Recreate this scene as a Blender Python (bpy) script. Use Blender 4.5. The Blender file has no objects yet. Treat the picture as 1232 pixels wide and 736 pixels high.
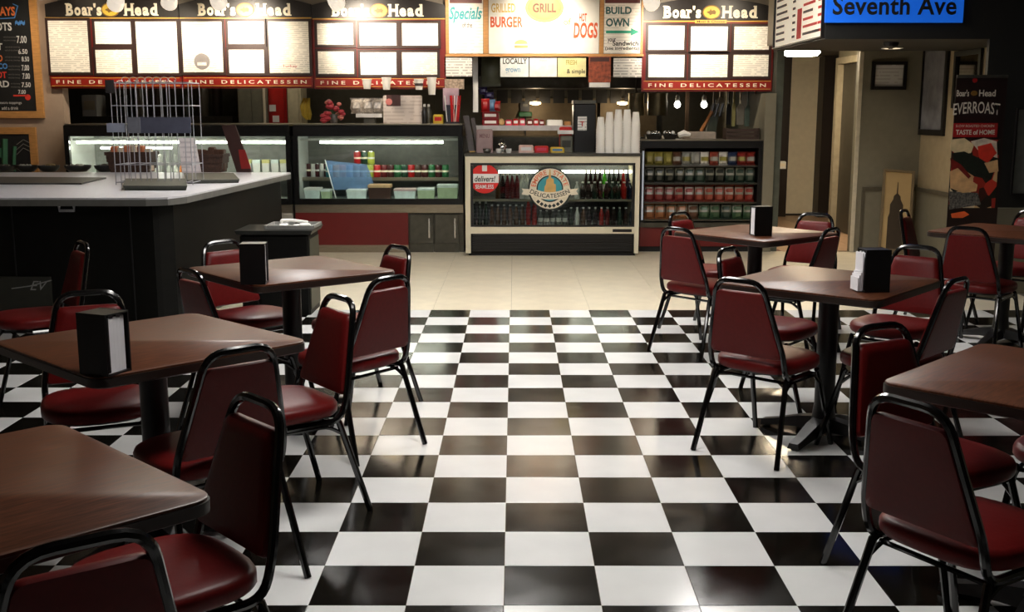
import bpy, bmesh, math, random
from mathutils import Vector, Matrix
random.seed(7)
scn = bpy.context.scene
C = scn.collection
# ------------------------------------------------------------------ camera
FPX, PITCH, YAW, CAMH = 1324.5, math.radians(10.02), math.atan(2.3/1345), 1.516
cam = bpy.data.cameras.new('camera'); cam.sensor_width = 36; cam.lens = FPX*36/1232
cam.clip_start = .05; cam.clip_end = 100
camo = bpy.data.objects.new('camera', cam); C.objects.link(camo)
camo.location = (0, 0, CAMH); camo.rotation_euler = (math.pi/2-PITCH, 0, YAW)
scn.camera = camo
# ------------------------------------------------------------------ world, exposure
w = bpy.data.worlds.new('world'); scn.world = w; w.use_nodes = True
bg = w.node_tree.nodes['Background']; bg.inputs[0].default_value = (1, .9, .78, 1); bg.inputs[1].default_value = .012
vs = scn.view_settings
vs.view_transform = 'Standard'; vs.look = 'None'; vs.gamma = 1; vs.use_curve_mapping = False
vs.exposure = 0.0
LAMP_STRENGTH = 27.5      # ceiling troffers
SPOT_W = 92               # track lamps on the menu boards
TUBE = 26.0                # tubes inside the cold cases

# ------------------------------------------------------------------ pixels to places
_fw = Vector((-math.sin(YAW)*math.cos(PITCH), math.cos(YAW)*math.cos(PITCH), -math.sin(PITCH)))
_rt = Vector((math.cos(YAW), math.sin(YAW), 0)); _up = _rt.cross(_fw)
def ray(x, y): return _fw + _rt*((x-616)/FPX) - _up*((y-368)/FPX)
def onY(x, y, Y): d = ray(x, y); return Vector((0, 0, CAMH)) + d*(Y/d.y)
def onX(x, y, X): d = ray(x, y); return Vector((0, 0, CAMH)) + d*(X/d.x)
def onZ(x, y, z=0): d = ray(x, y); return Vector((0, 0, CAMH)) + d*((z-CAMH)/d.z)
def rect(x0, y0, x1, y1, Y):
    ym, xm = (y0+y1)/2, (x0+x1)/2
    return onY(x0, ym, Y).x, onY(x1, ym, Y).x, onY(xm, y1, Y).z, onY(xm, y0, Y).z

# ------------------------------------------------------------------ materials
def lin(c): return tuple(((v/255)/12.92 if v/255 <= .04045 else ((v/255+.055)/1.055)**2.4) for v in c)
MATS = {}
def nd(nt, t, **k):
    n = nt.nodes.new(t)
    for a, b in k.items(): setattr(n, a, b)
    return n
def mat(name, col, rough=.5, metal=0, var=.12, scale=14, bump=0, spec=.5, coat=0, emis=0, ecol=None, rvar=0, stretch=None):
    if name in MATS: return MATS[name]
    m = bpy.data.materials.new(name); m.use_nodes = True; nt = m.node_tree
    b = nt.nodes['Principled BSDF']; L = nt.links
    c = lin(col)
    tc = nd(nt, 'ShaderNodeTexCoord'); mp = nd(nt, 'ShaderNodeMapping')
    if stretch: mp.inputs['Scale'].default_value = stretch
    L.new(tc.outputs['Object'], mp.inputs[0])
    nz = nd(nt, 'ShaderNodeTexNoise'); nz.inputs['Scale'].default_value = scale; nz.inputs['Detail'].default_value = 4
    L.new(mp.outputs[0], nz.inputs['Vector'])
    rp = nd(nt, 'ShaderNodeValToRGB')
    rp.color_ramp.elements[0].position = .3; rp.color_ramp.elements[1].position = .7
    rp.color_ramp.elements[0].color = (*[v*(1-var) for v in c], 1); rp.color_ramp.elements[1].color = (*[min(1, v*(1+var)) for v in c], 1)
    L.new(nz.outputs[0], rp.inputs[0]); L.new(rp.outputs[0], b.inputs['Base Color'])
    b.inputs['Roughness'].default_value = rough; b.inputs['Metallic'].default_value = metal
    b.inputs['Specular IOR Level'].default_value = spec; b.inputs['Coat Weight'].default_value = coat
    if rvar:
        mr = nd(nt, 'ShaderNodeMapRange'); mr.inputs[3].default_value = rough-rvar; mr.inputs[4].default_value = rough+rvar
        L.new(nz.outputs[0], mr.inputs[0]); L.new(mr.outputs[0], b.inputs['Roughness'])
    if bump:
        bp = nd(nt, 'ShaderNodeBump'); bp.inputs['Strength'].default_value = bump; bp.inputs['Distance'].default_value = .01
        L.new(nz.outputs[0], bp.inputs['Height']); L.new(bp.outputs[0], b.inputs['Normal'])
    if emis:
        e = lin(ecol or col); b.inputs['Emission Color'].default_value = (*e, 1); b.inputs['Emission Strength'].default_value = emis
    MATS[name] = m; return m
def wood_mat():
    m = mat('wood_laminate', (98, 58, 38), .36, var=.42, scale=9, stretch=(1, 9, 1), rvar=.05, spec=.32)
    nt = m.node_tree; b = nt.nodes['Principled BSDF']
    n2 = nd(nt, 'ShaderNodeTexNoise'); n2.inputs['Scale'].default_value = 40; n2.inputs['Detail'].default_value = 6
    mp2 = nd(nt, 'ShaderNodeMapping'); mp2.inputs['Scale'].default_value = (.6, 12, 1)
    tc = nd(nt, 'ShaderNodeTexCoord'); nt.links.new(tc.outputs['Object'], mp2.inputs[0]); nt.links.new(mp2.outputs[0], n2.inputs['Vector'])
    mx = nd(nt, 'ShaderNodeMixRGB', blend_type='MULTIPLY'); mx.inputs[0].default_value = .55
    rp = [n for n in nt.nodes if n.type == 'VALTORGB'][0]
    r2 = nd(nt, 'ShaderNodeValToRGB'); r2.color_ramp.elements[0].position = .35; r2.color_ramp.elements[1].position = .6
    r2.color_ramp.elements[0].color = (.35, .3, .28, 1)
    nt.links.new(n2.outputs[0], r2.inputs[0]); nt.links.new(rp.outputs[0], mx.inputs[1]); nt.links.new(r2.outputs[0], mx.inputs[2])
    nt.links.new(mx.outputs[0], b.inputs['Base Color'])
    return m
def print_mat(name, paper, ink, lines=60, cover=.5, amount=.55, xs=18):
    """paper with rows of small print"""
    if name in MATS: return MATS[name]
    m = mat(name, paper, .6, var=.03)
    nt = m.node_tree; L = nt.links; b = nt.nodes['Principled BSDF']
    rp = [n for n in nt.nodes if n.type == 'VALTORGB'][0]
    tc = nd(nt, 'ShaderNodeTexCoord'); sp = nd(nt, 'ShaderNodeSeparateXYZ'); L.new(tc.outputs['Object'], sp.inputs[0])
    def mth(op, a, v=None):
        n = nd(nt, 'ShaderNodeMath', operation=op); L.new(a, n.inputs[0])
        if v is not None:
            if isinstance(v, (int, float)): n.inputs[1].default_value = v
            else: L.new(v, n.inputs[1])
        return n.outputs[0]
    zl = mth('MULTIPLY', sp.outputs['Z'], lines); fr = mth('FRACT', zl); ln = mth('LESS_THAN', fr, cover)
    fl = mth('FLOOR', zl); cb = nd(nt, 'ShaderNodeCombineXYZ')
    L.new(mth('MULTIPLY', sp.outputs['X'], xs), cb.inputs[0]); L.new(mth('MULTIPLY', fl, 7.31), cb.inputs[2])
    nz = nd(nt, 'ShaderNodeTexNoise'); nz.inputs['Scale'].default_value = 1.0; nz.inputs['Detail'].default_value = 2; L.new(cb.outputs[0], nz.inputs['Vector'])
    gap = mth('GREATER_THAN', nz.outputs[0], .44)
    f = mth('MULTIPLY', mth('MULTIPLY', ln, gap), amount)
    mx = nd(nt, 'ShaderNodeMixRGB'); L.new(f, mx.inputs[0]); L.new(rp.outputs[0], mx.inputs[1]); mx.inputs[2].default_value = (*lin(ink), 1)
    L.new(mx.outputs[0], b.inputs['Base Color'])
    return m
def glass_mat(name, tint=(.92, .97, .95), refl=1.0):
    if name in MATS: return MATS[name]
    m = bpy.data.materials.new(name); m.use_nodes = True; nt = m.node_tree; nt.nodes.clear()
    o = nd(nt, 'ShaderNodeOutputMaterial'); mx = nd(nt, 'ShaderNodeMixShader'); t = nd(nt, 'ShaderNodeBsdfTransparent'); g = nd(nt, 'ShaderNodeBsdfGlossy')
    fr = nd(nt, 'ShaderNodeFresnel'); fr.inputs[0].default_value = 1.45
    t.inputs[0].default_value = (*tint, 1); g.inputs['Roughness'].default_value = .02; g.inputs[0].default_value = (refl, refl, refl, 1)
    nt.links.new(fr.outputs[0], mx.inputs[0]); nt.links.new(t.outputs[0], mx.inputs[1]); nt.links.new(g.outputs[0], mx.inputs[2]); nt.links.new(mx.outputs[0], o.inputs[0])
    MATS[name] = m; return m

def tint_mat():
    m = mat('blue_acrylic', (124, 156, 196), .15); nt = m.node_tree; o = [n for n in nt.nodes if n.type == 'OUTPUT_MATERIAL'][0]; b = nt.nodes['Principled BSDF']
    mx = nd(nt, 'ShaderNodeMixShader'); t = nd(nt, 'ShaderNodeBsdfTransparent'); t.inputs[0].default_value = (.82, .9, 1, 1); mx.inputs[0].default_value = .42
    nt.links.new(t.outputs[0], mx.inputs[1]); nt.links.new(b.outputs[0], mx.inputs[2]); nt.links.new(mx.outputs[0], o.inputs[0]); return m
M_white_tile = mat('white_vinyl_tile', (232, 232, 231), .15, var=.035, scale=5, rvar=.05, bump=.035, spec=.42)
M_black_tile = mat('black_vinyl_tile', (17, 15, 11), .15, var=.3, scale=6, rvar=.07, bump=.05, spec=.42)
M_beige_tile = mat('beige_floor_tile', (218, 207, 183), .35, var=.07, scale=6, bump=.02)
M_grout = mat('floor_grout', (120, 112, 98), .7)
M_tan_tile = mat('tan_corridor_tile', (170, 140, 112), .4)
M_wood = wood_mat()
M_edge = mat('table_edge_band', (40, 27, 20), .45)
M_iron = mat('black_cast_iron', (14, 12, 11), .42)
M_tube = mat('black_gloss_tube', (9, 8, 8), .16, spec=.6)
M_vinyl = mat('burgundy_vinyl', (98, 20, 19), .38, var=.08, scale=60, bump=.04, spec=.22)
M_black = mat('black_plastic', (13, 12, 12), .35)
M_matte = mat('matte_black', (10, 9, 9), .7)
M_cblack = mat('counter_black_laminate', (13, 12, 9), .55, var=.2, spec=.14)
M_olive_d = mat('dark_olive_laminate', (42, 42, 34), .5)
M_top = mat('grey_laminate', (206, 205, 210), .35, var=.05, scale=30)
M_topedge = mat('dull_grey_edge', (98, 97, 92), .5)
M_paper = mat('white_paper', (240, 238, 232), .7, var=.03)
M_napkin = mat('napkin_paper', (235, 233, 236), .8, var=.04)
M_steel = mat('brushed_steel', (168, 158, 140), .32, metal=.9, var=.1, stretch=(1, 1, 8))
M_dsteel = mat('dark_steel', (92, 90, 82), .35, metal=.8, var=.15)
M_chrome = mat('bright_chrome', (205, 205, 205), .15, metal=1, var=.03)
M_wire = mat('grey_wire', (176, 176, 182), .35, metal=.5)
M_redpanel = mat('dark_red_panel', (104, 20, 18), .42, var=.06)
M_redframe = mat('red_board_frame', (112, 20, 12), .4, var=.1)
M_redstrip = mat('red_board_strip', (138, 24, 15), .4, var=.06)
M_gold = mat('gold_paint', (205, 160, 70), .4, var=.08)
M_cream = mat('cream_paint', (236, 226, 202), .5, var=.04)
M_oak = mat('oak_frame', (196, 142, 82), .45, var=.15, stretch=(1, 1, 6))
M_chalk = mat('chalkboard', (24, 24, 24), .7, var=.25)
M_wall = mat('beige_wall_paint', (168, 146, 126), .75, var=.04)
M_olive = mat('olive_wall_paint', (122, 116, 98), .7, var=.05)
M_sidewall = mat('tan_wall_paint', (168, 152, 122), .7, var=.06)
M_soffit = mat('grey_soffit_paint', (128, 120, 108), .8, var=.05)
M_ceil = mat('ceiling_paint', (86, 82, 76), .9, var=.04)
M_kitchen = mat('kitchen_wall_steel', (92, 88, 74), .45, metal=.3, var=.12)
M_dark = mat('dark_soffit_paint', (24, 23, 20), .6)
M_fridge = mat('cream_fridge_enamel', (222, 212, 186), .4, var=.03)
M_case_in = mat('case_interior_white', (214, 218, 214), .5, var=.04)
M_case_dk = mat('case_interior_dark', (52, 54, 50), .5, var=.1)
M_tube_l = mat('fluorescent_tube', (255, 252, 240), .5, emis=TUBE, ecol=(255, 248, 232))
M_bulb = mat('lamp_bulb', (255, 250, 235), .5, emis=28, ecol=(255, 232, 196))
M_troffer = mat('troffer_diffuser', (255, 250, 240), .5, emis=LAMP_STRENGTH, ecol=(255, 251, 246))
M_whitep = mat('white_plastic', (228, 226, 222), .45, var=.03)
M_foam = mat('white_foam', (238, 234, 226), .7, var=.03)
M_glass = glass_mat('case_glass')
M_glass_d = glass_mat('dark_glass', (.78, .82, .8))
M_blue = mat('blue_sign_face', (24, 104, 226), .45, var=.03, emis=.42)
M_ink = mat('black_ink', (22, 20, 20), .6)
M_menu = print_mat('menu_print', (246, 240, 226), (120, 110, 100), 46, .45, .34)
M_menu2 = print_mat('menu_print_faint', (248, 244, 236), (150, 140, 130), 40, .4, .2)
M_notice = print_mat('notice_print', (236, 232, 226), (90, 88, 88), 34, .45, .5, 26)
M_grey_s = mat('smoke_grey_plastic', (86, 88, 104), .35)

# ------------------------------------------------------------------ mesh builder
class MB:
    def __init__(s): s.v = []; s.f = []
    def add(s, v, f):
        n = len(s.v); s.v += [tuple(p) for p in v]; s.f += [tuple(i+n for i in q) for q in f]; return s
    def box(s, x0, x1, y0, y1, z0, z1, m=None):
        v = [Vector(p) for p in ((x0,y0,z0),(x1,y0,z0),(x1,y1,z0),(x0,y1,z0),(x0,y0,z1),(x1,y0,z1),(x1,y1,z1),(x0,y1,z1))]
        if m: v = [m @ p for p in v]
        return s.add(v, [(0,3,2,1),(4,5,6,7),(0,1,5,4),(1,2,6,5),(2,3,7,6),(3,0,4,7)])
    def bbox(s, x0, x1, y0, y1, z0, z1, c=.01, m=None):
        """box with chamfered vertical edges and a chamfered top"""
        def ring(d, z):
            a = c-d if False else 0
            X0, X1, Y0, Y1 = x0+d, x1-d, y0+d, y1-d; k = c
            return [(X0+k,Y0,z),(X1-k,Y0,z),(X1,Y0+k,z),(X1,Y1-k,z),(X1-k,Y1,z),(X0+k,Y1,z),(X0,Y1-k,z),(X0,Y0+k,z)]
        R = [ring(0, z0), ring(0, z1-c), ring(c, z1)]
        v = [Vector(p) for r in R for p in r]
        if m: v = [m @ p for p in v]
        f = [tuple(range(7, -1, -1)), tuple(range(16, 24))]
        for k in range(2):
            for i in range(8): f.append((k*8+i, k*8+(i+1) % 8, k*8+8+(i+1) % 8, k*8+8+i))
        return s.add(v, f)
    def tube(s, path, r, n=8, closed=False, cap=True):
        P = [Vector(p) for p in path]; k = len(P); rings = []
        prev = None
        for i, p in enumerate(P):
            a = P[(i-1) % k] if (closed or i) else p; b = P[(i+1) % k] if (closed or i < k-1) else p
            t = (b-a).normalized()
            if prev is None:
                u = t.orthogonal().normalized()
            else:
                u = (prev - t*prev.dot(t))
                u = u.normalized() if u.length > 1e-6 else t.orthogonal().normalized()
            prev = u; w_ = t.cross(u)
            rr = r[i] if isinstance(r, (list, tuple)) else r
            rings.append([p + (u*math.cos(2*math.pi*j/n) + w_*math.sin(2*math.pi*j/n))*rr for j in range(n)])
        v = [q for R in rings for q in R]; f = []
        for i in range(k if closed else k-1):
            i2 = (i+1) % k
            for j in range(n): f.append((i*n+j, i*n+(j+1) % n, i2*n+(j+1) % n, i2*n+j))
        if cap and not closed: f += [tuple(range(n-1, -1, -1)), tuple((k-1)*n+j for j in range(n))]
        return s.add(v, f)
    def lathe(s, prof, n=12, c=(0, 0, 0)):
        v = []; f = []; k = len(prof)
        for r, z in prof:
            for j in range(n): a = 2*math.pi*j/n; v.append((c[0]+r*math.cos(a), c[1]+r*math.sin(a), c[2]+z))
        for i in range(k-1):
            for j in range(n): f.append((i*n+j, i*n+(j+1) % n, (i+1)*n+(j+1) % n, (i+1)*n+j))
        f += [tuple(range(n-1, -1, -1)), tuple((k-1)*n+j for j in range(n))]
        return s.add(v, f)
    def stack(s, rings):
        """rings of equal length, capped at both ends"""
        n = len(rings[0]); v = [p for r in rings for p in r]; f = []
        for i in range(len(rings)-1):
            for j in range(n): f.append((i*n+j, i*n+(j+1) % n, (i+1)*n+(j+1) % n, (i+1)*n+j))
        f += [tuple(range(n-1, -1, -1)), tuple((len(rings)-1)*n+j for j in range(n))]
        return s.add(v, f)
    def prismY(s, poly, y0, y1):
        """polygon in (x,z) thickened along y"""
        n = len(poly); v = [(x, y0, z) for x, z in poly]+[(x, y1, z) for x, z in poly]
        f = [tuple(range(n)), tuple(range(2*n-1, n-1, -1))]+[(i, i+n, (i+1) % n+n, (i+1) % n) for i in range(n)]
        return s.add(v, f)
    def prismZ(s, poly, z0, z1):
        n = len(poly); v = [(x, y, z0) for x, y in poly]+[(x, y, z1) for x, y in poly]
        f = [tuple(range(n-1, -1, -1)), tuple(range(n, 2*n))]+[(i, (i+1) % n, (i+1) % n+n, i+n) for i in range(n)]
        return s.add(v, f)
    def build(s, name, material, parent=None, smooth=False, origin=None):
        V = [Vector(p) for p in s.v]
        if origin is None:
            xs = [p.x for p in V]; ys = [p.y for p in V]; zs = [p.z for p in V]
            origin = Vector(((min(xs)+max(xs))/2, (min(ys)+max(ys))/2, min(zs)))
        origin = Vector(origin)
        me = bpy.data.meshes.new(name); me.from_pydata([tuple(p-origin) for p in V], [], s.f)
        bm = bmesh.new(); bm.from_mesh(me); bmesh.ops.recalc_face_normals(bm, faces=bm.faces); bm.to_mesh(me); bm.free()
        me.materials.append(material)
        if smooth:
            me.polygons.foreach_set('use_smooth', [True]*len(me.polygons))
            me.set_sharp_from_angle(angle=math.radians(42))
        return link(name, me, origin, parent)
WL = {}
def link(name, me, origin, parent=None):
    o = bpy.data.objects.new(name, me); C.objects.link(o)
    WL[o.name] = Vector(origin)
    if parent is not None:
        o.parent = parent; o.location = Vector(origin)-WL[parent.name]
    else: o.location = origin
    return o
def tag(o, label, cat, group=None):
    o['label'] = label; o['category'] = cat
    if group: o['group'] = group
    return o
def thing(name, label, cat, loc=(0, 0, 0), group=None):
    return tag(link(name, None, Vector(loc)), label, cat, group)
def struct(o): o['kind'] = 'structure'; return o
def copy_tree(o, parent=None):
    c = o.copy(); C.objects.link(c); WL[c.name] = WL[o.name].copy()
    if parent is not None: c.parent = parent
    for ch in list(o.children): copy_tree(ch, c)
    return c
def pbox(name, x0, y0, x1, y1, Y, depth, material, parent=None, c=0):
    X0, X1, Z0, Z1 = rect(x0, y0, x1, y1, Y)
    m = MB()
    if c: m.bbox(X0, X1, Y, Y+depth, Z0, Z1, c)
    else: m.box(X0, X1, Y, Y+depth, Z0, Z1)
    return m.build(name, material, parent)
ORD = ['first','second','third','fourth','fifth','sixth','seventh','eighth','ninth','tenth','eleventh','twelfth','thirteenth','fourteenth','fifteenth','sixteenth','seventeenth','eighteenth','nineteenth','twentieth','twenty-first','twenty-second','twenty-third','twenty-fourth','twenty-fifth','twenty-sixth','twenty-seventh','twenty-eighth']
def text(body, x0, x1, z0, z1, y, material, parent, bold=.0, space=1.0, ext=.002, name='lettering', xf=None, arc=None, shear=0):
    """flat lettering fitted to a rectangle of the plane y, facing -y; xf turns the whole piece"""
    cu = bpy.data.curves.new(name, 'FONT'); cu.body = body; cu.size = 1; cu.space_character = space; cu.offset = bold; cu.resolution_u = 3; cu.shear = shear
    ob = bpy.data.objects.new(name, cu); C.objects.link(ob)
    dg = bpy.context.evaluated_depsgraph_get()
    me = bpy.data.meshes.new_from_object(ob.evaluated_get(dg))
    bpy.data.objects.remove(ob); bpy.data.curves.remove(cu)
    xs = [v.co.x for v in me.vertices]; ys = [v.co.y for v in me.vertices]
    a, b, c_, d = min(xs), max(xs), min(ys), max(ys)
    mid = Vector(((x0+x1)/2, y, (z0+z1)/2))
    for v in me.vertices:
        px = x0+(v.co.x-a)/(b-a)*(x1-x0); pz = z0+(v.co.y-c_)/(d-c_)*(z1-z0)
        if arc: px, pz = arc(px, pz)
        p = Vector((px, y, pz))
        if xf: p = xf @ p
        v.co = p
    og = (xf @ mid) if xf else mid
    for v in me.vertices: v.co -= og
    me.materials.clear(); me.materials.append(material)
    o = link(name, me, og, parent)
    if len(body.replace(' ', '')) >= 12: o['kind'] = 'stuff'      # print too small to pick apart
    return o
SERIF = {'B': ((-.12, .3, 0), (-.12, .3, 1)), 'H': ((-.12, .3, 0), (-.12, .3, 1), (.7, 1.12, 0), (.7, 1.12, 1)), 'r': ((-.25, .6, 0), (-.25, .2, 1)), 'd': ((.62, 1.16, 0), (.55, .8, 1))}
def serif_word(word, x0, x1, z0, z1, y, m, parent):
    """one mesh per letter, with slab serifs on the stems"""
    adv = {'B': .64, 'o': .58, 'a': .52, 'r': .42, "'": .22, 's': .46, 'H': .72, 'e': .54, 'd': .58}
    tot = sum(adv[c] for c in word); k = (x1-x0)/tot; x = x0; H_ = z1-z0
    for c in word:
        w_ = adv[c]*k; lo, hi = (0, 1) if c in 'BHd' else (.66, 1) if c == "'" else (0, .7)
        a, b, e, f = x+w_*.07, x+w_*.93, z0+lo*H_, z0+hi*H_
        o = text(c, a, b, e, f, y, m, parent, .045 if c != "'" else .01, name='letter')
        for p, q, t in SERIF.get(c, ()):
            zz = f-H_*.09 if t else e
            MB().box(a+p*(b-a), a+q*(b-a), y-.0015, y-.0003, zz, zz+H_*.09).build('serif', m, o)
        x += w_
def disc(cx, cz, r, y0, y1, n=32, rz=None):
    rz = rz or r
    return MB().prismY([(cx+r*math.cos(2*math.pi*i/n), cz+rz*math.sin(2*math.pi*i/n)) for i in range(n)], y0, y1)
def fillet(pts, r, n=4):
    """round the inner corners of a polyline"""
    P = [Vector(p) for p in pts]; out = [P[0]]
    for i in range(1, len(P)-1):
        a, b, c = P[i-1], P[i], P[i+1]
        rr = r[i-1] if isinstance(r, (list, tuple)) else r
        u = (a-b); v = (c-b); d = min(rr, u.length*.49, v.length*.49); u.normalize(); v.normalize()
        for k in range(n+1):
            t = k/n; out.append(b+u*d*(1-t)**2+v*d*t**2)
    out.append(P[-1]); return out
# ================================================================== SETTING
T = .305; X0T = -.0313; Y0T = 3.218
FLEND = Y0T+17*T
XR = 4.37                      # right side wall
XL = -6.4
ZC = 2.95
fl = struct(MB().box(XL, XR, -1.2, FLEND, -.08, -.003).build('floor', M_grout))
def tile_mesh(name, sx, sy, m, g=.0012, h=.004):
    b = MB(); a, c = sx/2-g/2, sy/2-g/2; k = .0015
    b.stack([[(-a,-c,-.003),(a,-c,-.003),(a,c,-.003),(-a,c,-.003)], [(-a,-c,h-.003-k),(a,-c,h-.003-k),(a,c,h-.003-k),(-a,c,h-.003-k)],
             [(-a+k,-c+k,0),(a-k,-c+k,0),(a-k,c-k,0),(-a+k,c-k,0)]])
    me = bpy.data.meshes.new(name); me.from_pydata(b.v, [], b.f); me.materials.append(m)
    return me
tw, tb = tile_mesh('white_tile', T, T, M_white_tile), tile_mesh('black_tile', T, T, M_black_tile)
def projpx(P):
    q = Vector(P)-Vector((0, 0, CAMH)); d = q.dot(_fw)
    return (616+FPX*q.dot(_rt)/d, 368-FPX*q.dot(_up)/d, d)
cand = []; rest = []
for j in range(-13, 17):
    for i in range(-20, 15):
        cx, cy = X0T+(i+.5)*T, Y0T+(j+.5)*T
        if cx+T/2 > XR: continue
        black = (i+j) % 2 == 0
        px, py, d = projpx((cx, cy, 0)) if cy > .8 else (0, 9999, .1)
        (cand if (-40 < px < 1272 and 0 < py < 780) else rest).append((d, cx, cy, black))
cand.sort()
for k, (d, cx, cy, black) in enumerate(cand[:300]):
    o = link('floor_tile', tb if black else tw, Vector((cx, cy, 0)), fl)
    o.rotation_euler = (random.gauss(0, .0012), random.gauss(0, .0012), 0)
for black, m, nm in ((True, M_black_tile, 'black_tiles'), (False, M_white_tile, 'white_tiles')):
    b = MB(); k = T/2-.0006
    for d, cx, cy, bl in cand[300:]+rest:
        if bl == black: b.box(cx-k, cx+k, cy-k, cy+k, -.003, 0)
    o = b.build(nm, m, fl); o['kind'] = 'stuff'
# beige service floor of 24 inch tiles
fb = struct(MB().box(XL, XR, FLEND, 12.0, -.08, -.003).build('floor_back', M_grout))
S = .61; bt = tile_mesh('beige_tile', S, S, M_beige_tile, .002)
for j in range(6):
    for i in range(-10, 8):
        cx, cy = onZ(545, 313).x+(i+.5)*S, FLEND+(j+.5)*S
        if cx < XL+.3 or cx > XR-.3 or cy > 12: continue
        link('floor_tile', bt, Vector((cx, cy, 0)), fb)
struct(MB().box(XL, 2.95, 12.0, 15.2, -.08, -.002).build('floor_kitchen', mat('kitchen_floor', (110, 70, 58), .6)))
cf = struct(MB().box(2.95, 6.2, 12.0, 17.2, -.08, -.003).build('floor_corridor', M_grout))
ct = tile_mesh('corridor_tile', .305, .305, M_tan_tile, .003)
for j in range(16):
    for i in range(6): link('floor_tile', ct, Vector((2.95+.155+i*.305, 12.0+.155+j*.305, 0)), cf)

def wall(name, x0, x1, y0, y1, z0, z1, m): return struct(MB().box(x0, x1, y0, y1, z0, z1).build(name, m))
wall('ceiling', XL, XR+.1, -1.2, 12.45, ZC, ZC+.1, M_ceil)
wall('ceiling_kitchen', XL, 2.9, 12.45, 15.2, 2.7, 2.8, M_soffit)
wall('ceiling_corridor', 2.95, 6.2, 12.0, 17.2, 2.3, 2.4, M_soffit)
XA = onY(78, 150, 12.26).x
wall('wall_left', XL, XA, 12.26, 12.42, 0, ZC, M_wall)
wall('wall_side_left', XL-.1, XL, -1.2, 12.26, 0, ZC, M_wall)
wall('wall_back', XL, 2.9, 15.0, 15.1, 0, 2.7, M_kitchen)
wall('wall_kitchen_left', XL-.1, XL, 12.42, 15.0, 0, 2.7, M_olive_d)
wall('wall_soffit', XA, 2.9, 12.29, 12.42, onY(650, 62, 12.3).z, ZC, M_soffit)
# pillar between the racks and the corridor, ending under the menu board
Zpil = onY(925, 112, 12.0).z
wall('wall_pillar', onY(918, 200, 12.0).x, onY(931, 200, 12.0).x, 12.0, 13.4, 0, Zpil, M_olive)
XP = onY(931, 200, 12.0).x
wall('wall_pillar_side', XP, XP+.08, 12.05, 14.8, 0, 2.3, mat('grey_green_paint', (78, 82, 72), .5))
# corridor
XO = onY(1023, 302, 12.0).x
wall('wall_right_front', XO, XR+.1, 12.0, 12.12, 0, ZC, M_olive)
wall('wall_corridor_right', 4.12, 4.24, 12.12, 13.2, 0, 2.3, M_olive)
wall('wall_corridor_head', 4.12, 4.24, 13.2, 14.3, 2.14, 2.3, M_olive)
Xa, Xb, Za, Zb = rect(947, 60, 984, 257, 16.3)
wall('wall_corridor_end', Xa, Xb+.05, 16.3, 16.4, 0, 2.3, M_cream)
wall('wall_corridor_back', 2.9, 6.2, 17.1, 17.2, 0, 2.3, M_dark)
struct(pbox('baseboard_corridor', 945, 257, 986, 264, 16.27, .03, mat('dark_baseboard', (50, 44, 38), .5)))
b = MB(); b.box(Xb-.03, Xb+.12, 16.0, 16.29, 0, 2.29); struct(b.build('trim_1', mat('dark_brown_door', (40, 30, 24), .5)))
b = MB(); b.box(Xa-.16, Xa-.02, 16.1, 16.29, 0, 2.29); struct(b.build('trim_2', MATS['dark_brown_door']))
d = struct(MB().box(4.16, 4.2, 13.28, 14.2, 0.01, 2.1).build('door_1', mat('dark_olive_door', (62, 58, 48), .45)))
MB().tube([(4.155, 13.38, .98), (4.10, 13.38, .98), (4.09, 13.38, .98)], .025, 8).build('door_knob', M_chrome, d, True)
for k, (y0, y1, z0, z1) in enumerate(((13.18, 13.28, 0, 2.18), (14.2, 14.3, 0, 2.18), (13.28, 14.2, 2.1, 2.18))):
    struct(MB().box(4.085, 4.16, y0, y1, z0, z1).build('trim_%d' % (k+3), mat('dull_door_trim', (158, 148, 126), .5)))
struct(MB().box(XO-.012, XO+.03, 11.985, 12.0, 0, 2.14).build('trim_6', mat('pale_corner_bead', (200, 190, 168), .5)))
# right side wall: wainscot below a rail, tan paint beyond, dark glazing nearer
wall('wall_right', XR, XR+.1, -1.2, 12.0, 0, .69, M_olive)
wall('wall_right_upper', XR+.01, XR+.1, 10.2, 12.0, .69, ZC, M_sidewall)
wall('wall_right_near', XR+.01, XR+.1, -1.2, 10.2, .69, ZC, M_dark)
M_rail = mat('olive_rail', (84, 78, 64), .5)
struct(MB().box(XR-.02, XR+.01, -1.2, 12.0, .67, .71).build('trim_7', M_rail))
p0 = onY(1037, 227, 12.0); struct(MB().box(p0.x, XR-.02, 11.98, 12.0, p0.z-.02, p0.z+.02).build('trim_8', M_rail))
struct(MB().box(p0.x, p0.x+.03, 11.985, 12.0, 0, p0.z-.02).build('trim_9', M_rail))
# hanging bulkhead with the blue sign
ZB = 2.1; YB = (ZB-CAMH)/ray(1090, 47).z*ray(1090, 47).y
XB = onY(993, 43, YB).x; XB2 = onY(1190, 43, YB).x
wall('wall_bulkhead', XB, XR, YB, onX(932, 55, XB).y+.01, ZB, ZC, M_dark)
wall('wall_bulkhead_rear', onY(936, 60, 11.5).x, XR, onX(932, 55, XB).y+.01, 12.0, ZB+.1, ZC, M_soffit)
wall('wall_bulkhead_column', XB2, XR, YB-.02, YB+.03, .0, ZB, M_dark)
struct(MB().box(XB2, XR-.021, YB-.07, YB-.021, 0, .72).build('wall_column_wainscot', M_olive))

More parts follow.
